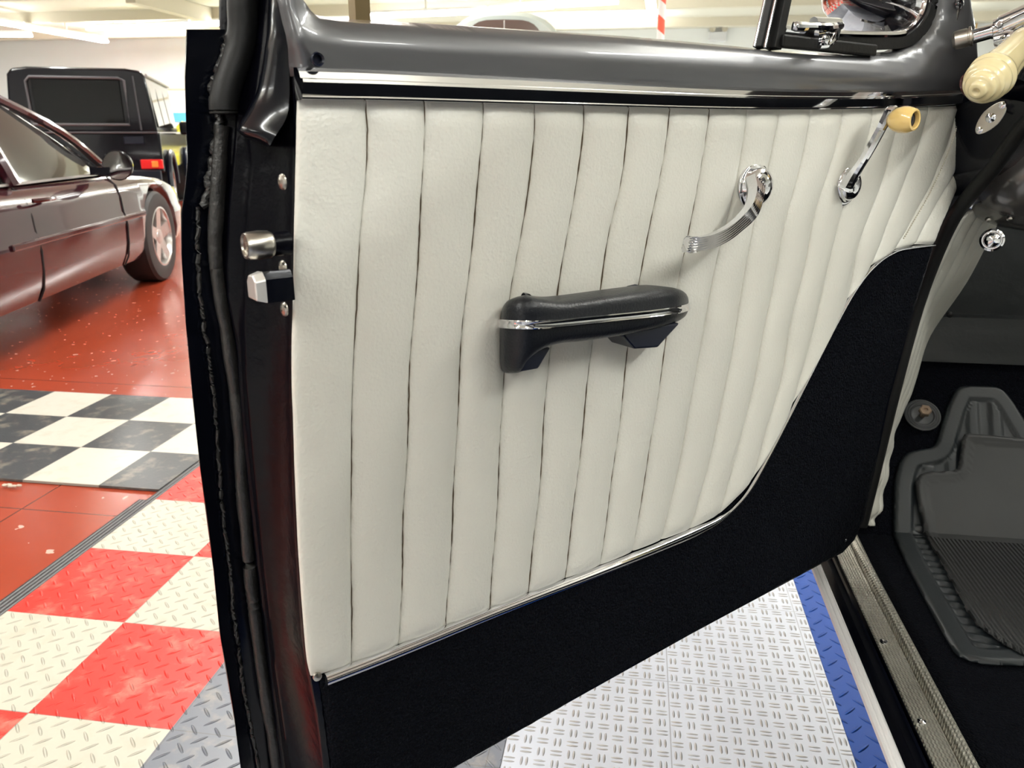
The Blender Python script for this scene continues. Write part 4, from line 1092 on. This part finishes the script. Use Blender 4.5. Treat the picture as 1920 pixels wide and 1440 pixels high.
def sedan(name, org, az, paint, label, cat='car', detail=True, glassm='darkglass'):
    fr = Fr(org, az); root = empty(name, fr(-1.5, -.97, 0), label, cat)
    ST = [(1.02, .55, .36, .60), (.98, .72, .30, .66), (.85, .86, .26, .73), (.6, .93, .22, .785), (.3, .965, .2, .825), (0, .975, .19, .85), (-.4, .975, .2, .872), (-.8, .97, .2, .885), (-1.6, .975, .2, .89), (-2.4, .975, .2, .90), (-2.94, .975, .2, .915), (-3.5, .955, .24, .93), (-3.95, .90, .3, .92), (-4.2, .80, .36, .88), (-4.25, .6, .42, .8)]
    rows = []
    for x, w_, zb_, zt in ST:
        zt -= .065; h_ = zt - zb_
        half = [(.0, zb_), (w_ - .16, zb_), (w_ - .05, zb_ + .03), (w_ - .015, zb_ + .10 * h_ / .6), (w_ - .0, zb_ + .30 * h_), (w_ + .008, zb_ + .52 * h_), (w_ + .004, zb_ + .60 * h_), (w_ - .006, zb_ + .64 * h_), (w_ - .012, zb_ + .80 * h_), (w_ - .035, zb_ + .92 * h_), (w_ - .09, zt), (w_ - .25, zt + .018), (w_ * .5, zt + .03), (0, zt + .035)]
        ring = [fr(x, -.975 + a, c) for a, c in half] + [fr(x, -.975 - a, c) for a, c in half[-2:0:-1]]
        rows.append(ring)
    # densify
    n = len(rows[0]); cols = [smooth_path([r_[j] for r_ in rows], 4) for j in range(n)]
    rows = [[cols[j][i] for j in range(n)] for i in range(len(cols[0]))]
    b_ = B(); b_.grid(rows, closed=True)
    b_.f.append(tuple(range(n))); b_.m.append(0); k = len(b_.v) - n; b_.f.append(tuple(k + i for i in range(n))); b_.m.append(0)
    body = b_.out('car_body', M[paint], root, auto=40)
    cuts = []
    for x in (0, -2.94):
        for yy in (-.06, -1.89):
            bb = B(); bb.lathe([(.385, -.25), (.385, .30)], fr(x, yy, .345), fr.r, 40); c = bb.out('cutter', M['dark']); cuts.append(c)
    boolean_cut(body, cuts)
    for x in (0, -2.94):
        wheel(fr, x, .0, 1, root); wheel(fr, x, -1.95, -1, root)
        b_ = B(); b_.box(fr(x, -.975, .5), .7, 1.3, .4, (fr.h, fr.r, UP)); b_.out('wheel_well', M['dark'], root, smooth=False)
    # greenhouse
    def gh(inset, dz, xs):
        base = [(-.62, .52), (-.80, .80), (-.95, .86), (-1.9, .875), (-3.0, .86), (-3.45, .78), (-3.62, .5)]
        return base
    base = [(-.25, .0), (-.28, .45), (-.42, .78), (-.75, .865), (-1.9, .88), (-2.9, .86), (-3.35, .78), (-3.55, .45), (-3.6, 0)]
    top = [(-1.42, .0), (-1.44, .35), (-1.52, .56), (-1.62, .62), (-2.1, .64), (-2.6, .62), (-2.8, .56), (-2.92, .35), (-2.95, 0)]
    def loop(l, z): return [fr(x, -.975 + w_, z) for x, w_ in l] + [fr(x, -.975 - w_, z) for x, w_ in l[-2:0:-1]]
    lo_, hi_ = loop(base, .835), loop(top, 1.33)
    mid = [lerp(a, c, .5) + (a - c).cross(UP).normalized() * 0 + Vector(((lerp(a, c, .5) - fr(-2, -.975, 0)).x, (lerp(a, c, .5) - fr(-2, -.975, 0)).y, 0)).normalized() * .03 for a, c in zip(lo_, hi_)]
    b_ = B(); b_.grid([lo_, mid, hi_], closed=True); gl_ = b_.out('side_glass', M[glassm], root, auto=None)
    rf = [[lerp(fr(-2.15, -.975, 1.33), p, s_) + UP * (.055 * (1 - s_ ** 2.5)) for p in hi_] for s_ in (1.04, 1.0, .92, .75, .45, .02)]
    rf[0] = [p - UP * .02 for p in rf[0]]
    b_ = B(); b_.grid(rf, closed=True); b_.out('roof', M[paint], root, auto=None)
    def pil(pts, r_, m_=paint): b_.tube(smooth_path([fr(x, -.975 + y, z) for x, y, z in pts], 5), r_, 8)
    for s_ in (1, -1):
        b_ = B()
        pil([(-.40, .80 * s_, .835), (-.95, .745 * s_, 1.11), (-1.55, .60 * s_, 1.335)], .028)
        pil([(-1.95, .90 * s_, .84), (-2.0, .80 * s_, 1.12), (-2.05, .655 * s_, 1.335)], .04)
        pil([(-3.35, .79 * s_, .85), (-3.05, .74 * s_, 1.13), (-2.75, .58 * s_, 1.335)], .06)
        pil([(-1.5, .60 * s_, 1.335), (-2.1, .655 * s_, 1.345), (-2.78, .58 * s_, 1.335)], .025)
        b_.out('pillar_frame', M[paint], root)
    if detail:
        b_ = B(); b_.box(fr(-1.75, .0 - .09, .845), 2.7, .02, .012, (fr.h, fr.r, UP)); b_.out('chrome_sill_line', M['rim'], root, smooth=False)
        for x in (-.70, -1.95):
            b_ = B(); b_.tube([fr(x, y_, z_) for y_, z_ in [(-.05, .225), (-.015, .29), (0, .38), (.008, .50), (.004, .56), (-.006, .59), (-.012, .68), (-.035, .765), (-.09, .825)]], .006, 6); b_.out('door_gap', M['dark'], root)
        b_ = B(); b_.box(fr(-1.3, .012, .55), 1.9, .02, .035, (fr.h, fr.r, UP)); bevel(b_.out('side_moulding', M[paint], root, smooth=False), .008)
        b_ = B(); b_.tube(smooth_path([fr(-1.72, .010, .76), fr(-1.78, .04, .762), fr(-1.9, .04, .762), fr(-1.96, .01, .76)], 4), .012, 8); b_.out('door_handle', M[paint], root)
        b_ = B()
        b_.lathe([(.0005, -.07), (.05, -.065), (.085, -.04), (.095, 0), (.088, .004)], fr(-.98, .10, .905), -fr.h, 24)
        b_.box(fr(-.96, -.01, .87), .07, .12, .05, (fr.h, fr.r, UP))
        o_ = b_.out('wing_mirror', M['suvpaint'], root); 
        b_ = B(); b_.lathe([(.0865, 0), (.0005, .002)], fr(-.986, .10, .905), -fr.h, 24); b_.out('mirror_glass', M['chrome'], o_)
    return root
azc = math.radians(-5.0) - YAW
sedan('sedan_car', CWp(-2.70, 6.25), azc, 'maroon', 'dark maroon sedan parked on the red floor at the left')
# ---- black boxy off-roader
az = math.radians(-17) - YAW
R_ = CWp(-4.60, 10.95)
fr = Fr(R_, az); fr.sy = 1.07; fr.sz = .965
root = empty('off_road_vehicle', fr(2, -.85, 0), 'tall boxy black off-roader seen from behind, beyond the maroon sedan', 'car')
wU, wL = 1.62, 1.76
b_ = B()
def prism(rear, length, x0=0.0):
    n = len(rear); a = [fr(x0, y, z) for y, z in rear]; c = [fr(x0 + length, y, z) for y, z in rear]
    b_.add(a + c, [tuple(range(n)), tuple(range(2 * n - 1, n - 1, -1))] + [(i, (i + 1) % n, (i + 1) % n + n, i + n) for i in range(n)])
up_sec = [(-.02, 1.15), (-.09, 1.86), (-.14, 1.93), (-.30, 1.955), (-1.34, 1.955), (-1.50, 1.93), (-1.55, 1.86), (-1.62, 1.15)]
prism(up_sec, 2.9)
prism([(0, .62), (0, 1.16), (-1.66, 1.16), (-1.66, .62)], 4.2)
body = b_.out('car_body', M['suvpaint'], root, smooth=False); bevel(body, .03, 3)
def rear_quad(name, y0, y1, z0, z1, m_, th=.02, x=-.012, bev=.012, parent=None):
    bb = B(); bb.box(fr(x, (y0 + y1) / 2, (z0 + z1) / 2), th, y1 - y0, z1 - z0, (fr.h, fr.r, UP)); o = bb.out(name, m_, parent or root, smooth=False); bevel(o, bev, 3); return o
rw = rear_quad('rear_window', -1.34, -.34, 1.27, 1.80, M['suvglass'], .02)
bb = B(); pth = [(-1.36, 1.25), (-.32, 1.25), (-.32, 1.80), (-.38, 1.83), (-1.32, 1.83), (-1.36, 1.78), (-1.36, 1.25)]
bb.tube([fr(-.02, y, z) for y, z in pth], .018, 8); bb.out('window_seal', mat('greyish_rubber_seal', (.10, .10, .11), .35), rw)
bb = B(); bb.tube([fr(-.02, -.22, 1.86), fr(-.02, -.20, 1.18)], .010, 6); bb.tube([fr(-.02, -1.58, 1.15), fr(-.02, -.02, 1.15)], .014, 6); bb.out('body_seam', mat('grey_seam', (.07, .07, .08), .3), root)
rear_quad('tailgate_handle', -.42, -.18, 1.0, 1.10, M['black_plastic'])
rear_quad('rear_bumper', -1.66, .02, .50, .66, M['black_plastic'], .14, -.06)
for s_ in ((-.26, .01), (-1.66, -1.40)):
    tl = rear_quad('tail_light', s_[0], s_[1], .68, .80, M['redlens'], .06, -.05)
    rear_quad('indicator_lens', s_[0] + .13, s_[0] + .21, .70, .78, M['amberlens'], .02, -.083, parent=tl)
for x0, x1 in ((.15, .85), (.95, 1.75), (1.85, 2.6)):
    bb = B(); bb.add([fr(x0, -.012, 1.22), fr(x1, -.012, 1.22), fr(x1, -.085, 1.80), fr(x0, -.085, 1.80)], [(0, 1, 2, 3)]); bb.out('side_window', M['darkglass'], root, smooth=False)
bb = B(); bb.tube([fr(0, -.075, 1.875), fr(2.9, -.075, 1.875)], .018, 6); bb.out('roof_gutter', mat('grey_gutter', (.3, .3, .3), .3), root)
for x in (.75, 3.6):
    wheel(fr, x, .03, 1, root, R=.38, rimR=.24); wheel(fr, x, -1.69, -1, root, R=.38, rimR=.24)
bb = B(); bb.box(fr(2.75, .13, 1.22), .10, .22, .20, (fr.h, fr.r, UP)); bevel(bb.out('wing_mirror', M['suvpaint'], root, smooth=False), .03)
for x in (.75, 3.6):
    bb = B(); bb.tube([fr(x + .48 * math.cos(a * math.pi / 10), .03, .42 + .46 * math.sin(a * math.pi / 10)) for a in range(11)], .04, 8)
    bb.out('wheel_arch_flare', M['black_plastic'], root)
# ---- small yellow and red cars beyond, banner on the wall
sedan('hatchback_car', CWp(-7.05, 18.1), math.radians(150) - YAW, 'yellow', 'yellow car glimpsed between the off-roader and the open door', detail=False)
sedan('coupe_car', CWp(-10.2, 21.5), math.radians(80) - YAW, 'redpaint', 'red car glimpsed behind the yellow car by the back wall', detail=False)
bb = B(); q = PY(332, 220, RY1 - .03); bb.box((q.x, RY1 - .03, q.z), 2.4, .03, .26); o_ = bb.out('wall_banner', mat('sky_blue_print', (.10, .42, .65), .5), None, smooth=False); tag(o_, 'sky blue banner low on the far white wall', 'banner')
# ---- grey-green van seen through the window
fr = Fr(CWp(.0, 10.0), math.radians(180) - YAW)
root = empty('panel_van', CWp(-.1, 10.8), 'pale grey-green van whose rounded roof shows through the door window', 'van')
rows = []
for x, g in [(.0, .90), (-.08, .97), (-.3, 1), (-1.5, 1), (-3.2, 1), (-3.4, .95)]:
    ring = []
    for k in range(25):
        a_ = math.pi * k / 24; ca, sa = math.cos(a_), math.sin(a_)
        ring.append(fr(x, .09 + .72 * g * math.copysign(abs(ca) ** .75, ca), 1.74 + (.72 * g) * abs(sa) ** .6))
    ring = [fr(x, .79, .45)] + ring + [fr(x, -.61, .45)]
    rows.append(ring)
b_ = B(); b_.grid(rows); b_.f.append(tuple(range(27))); b_.m.append(0)
vb = b_.out('van_body', M['greygreen'], root, auto=40)
pts = [fr(.03, .09 + .46 * math.copysign(abs(math.cos(a)) ** .5, math.cos(a)), 1.84 + .50 * abs(math.sin(a)) ** .6) for a in [math.pi * k / 16 for k in range(17)]]
slab('windscreen', pts, .02, mat('brown_tinted_screen', (.10, .07, .06), .08), root, fr.h)
b_ = B(); b_.tube([fr(.04, .09, 1.85), fr(.04, .09, 2.33)], .012, 8); b_.out('screen_divider', M['rim'], root)
b_ = B(); b_.box(fr(.03, -.44, 2.12), .05, .10, .10, (fr.h, fr.r, UP)); bevel(b_.out('marker_lamp', M['amberlens'], root, smooth=False), .02)
for x in (-.7, -2.9):
    wheel(fr, x, .80, 1, root, R=.36, rimR=.2); wheel(fr, x, -.62, -1, root, R=.36, rimR=.2)
# ---- striped pole and its lamp behind
q = RP(1240, 40, 9.0)
r_ = empty('striped_pole', (q.x, q.y, 0), 'red and white spiral striped pole seen through the door window', 'pole')
b_ = B(); b_.lathe([(.042, 0), (.042, RZ)], (q.x, q.y, 0), UP, 20); b_.out('pole', M['spiral'], r_)
b_ = B(); b_.lathe([(.001, 0), (.16, .0), (.15, .03), (.05, .05), (.001, .051)], (q.x, q.y, 0), UP, 24); b_.out('pole_base', M['white_metal'], r_)
tube_light(GZ(1222, 20, 3.42), GZ(1212, -60, 3.42), 'ceiling tube light end hanging beside the striped pole')
# ---- emergency light on back wall
q = PY(1345, 68, RY1 - .08)
r_ = empty('emergency_light', (q.x, RY1, q.z), 'white twin-head emergency light on the far wall', 'light')
b_ = B(); b_.box((q.x, RY1 - .08, q.z), .46, .16, .22); bevel(b_.out('light_box', mat('light_box_white', (.7, .7, .72), .4), r_, smooth=False), .02)
for k in (-.13, .16):
    b_ = B(); b_.lathe([(.03, -.08), (.05, -.05), (.085, .05), (.08, .055), (.001, .03)], (q.x + k, RY1 - .14, q.z + .19), Vector((k * 2, -1, -.25)), 20); b_.out('lamp_head', mat('beige_lamp_head', (.55, .50, .40), .4), r_)
# ---- poster
q = PY(1819, 25, RY1 - .03)
b_ = B(); b_.box((q.x, RY1 - .03, q.z + .5), .42, .03, 2.0); o_ = b_.out('wall_poster', M['poster'], None, smooth=False); tag(o_, 'tall multicoloured poster on the far wall beside the white door post', 'poster')
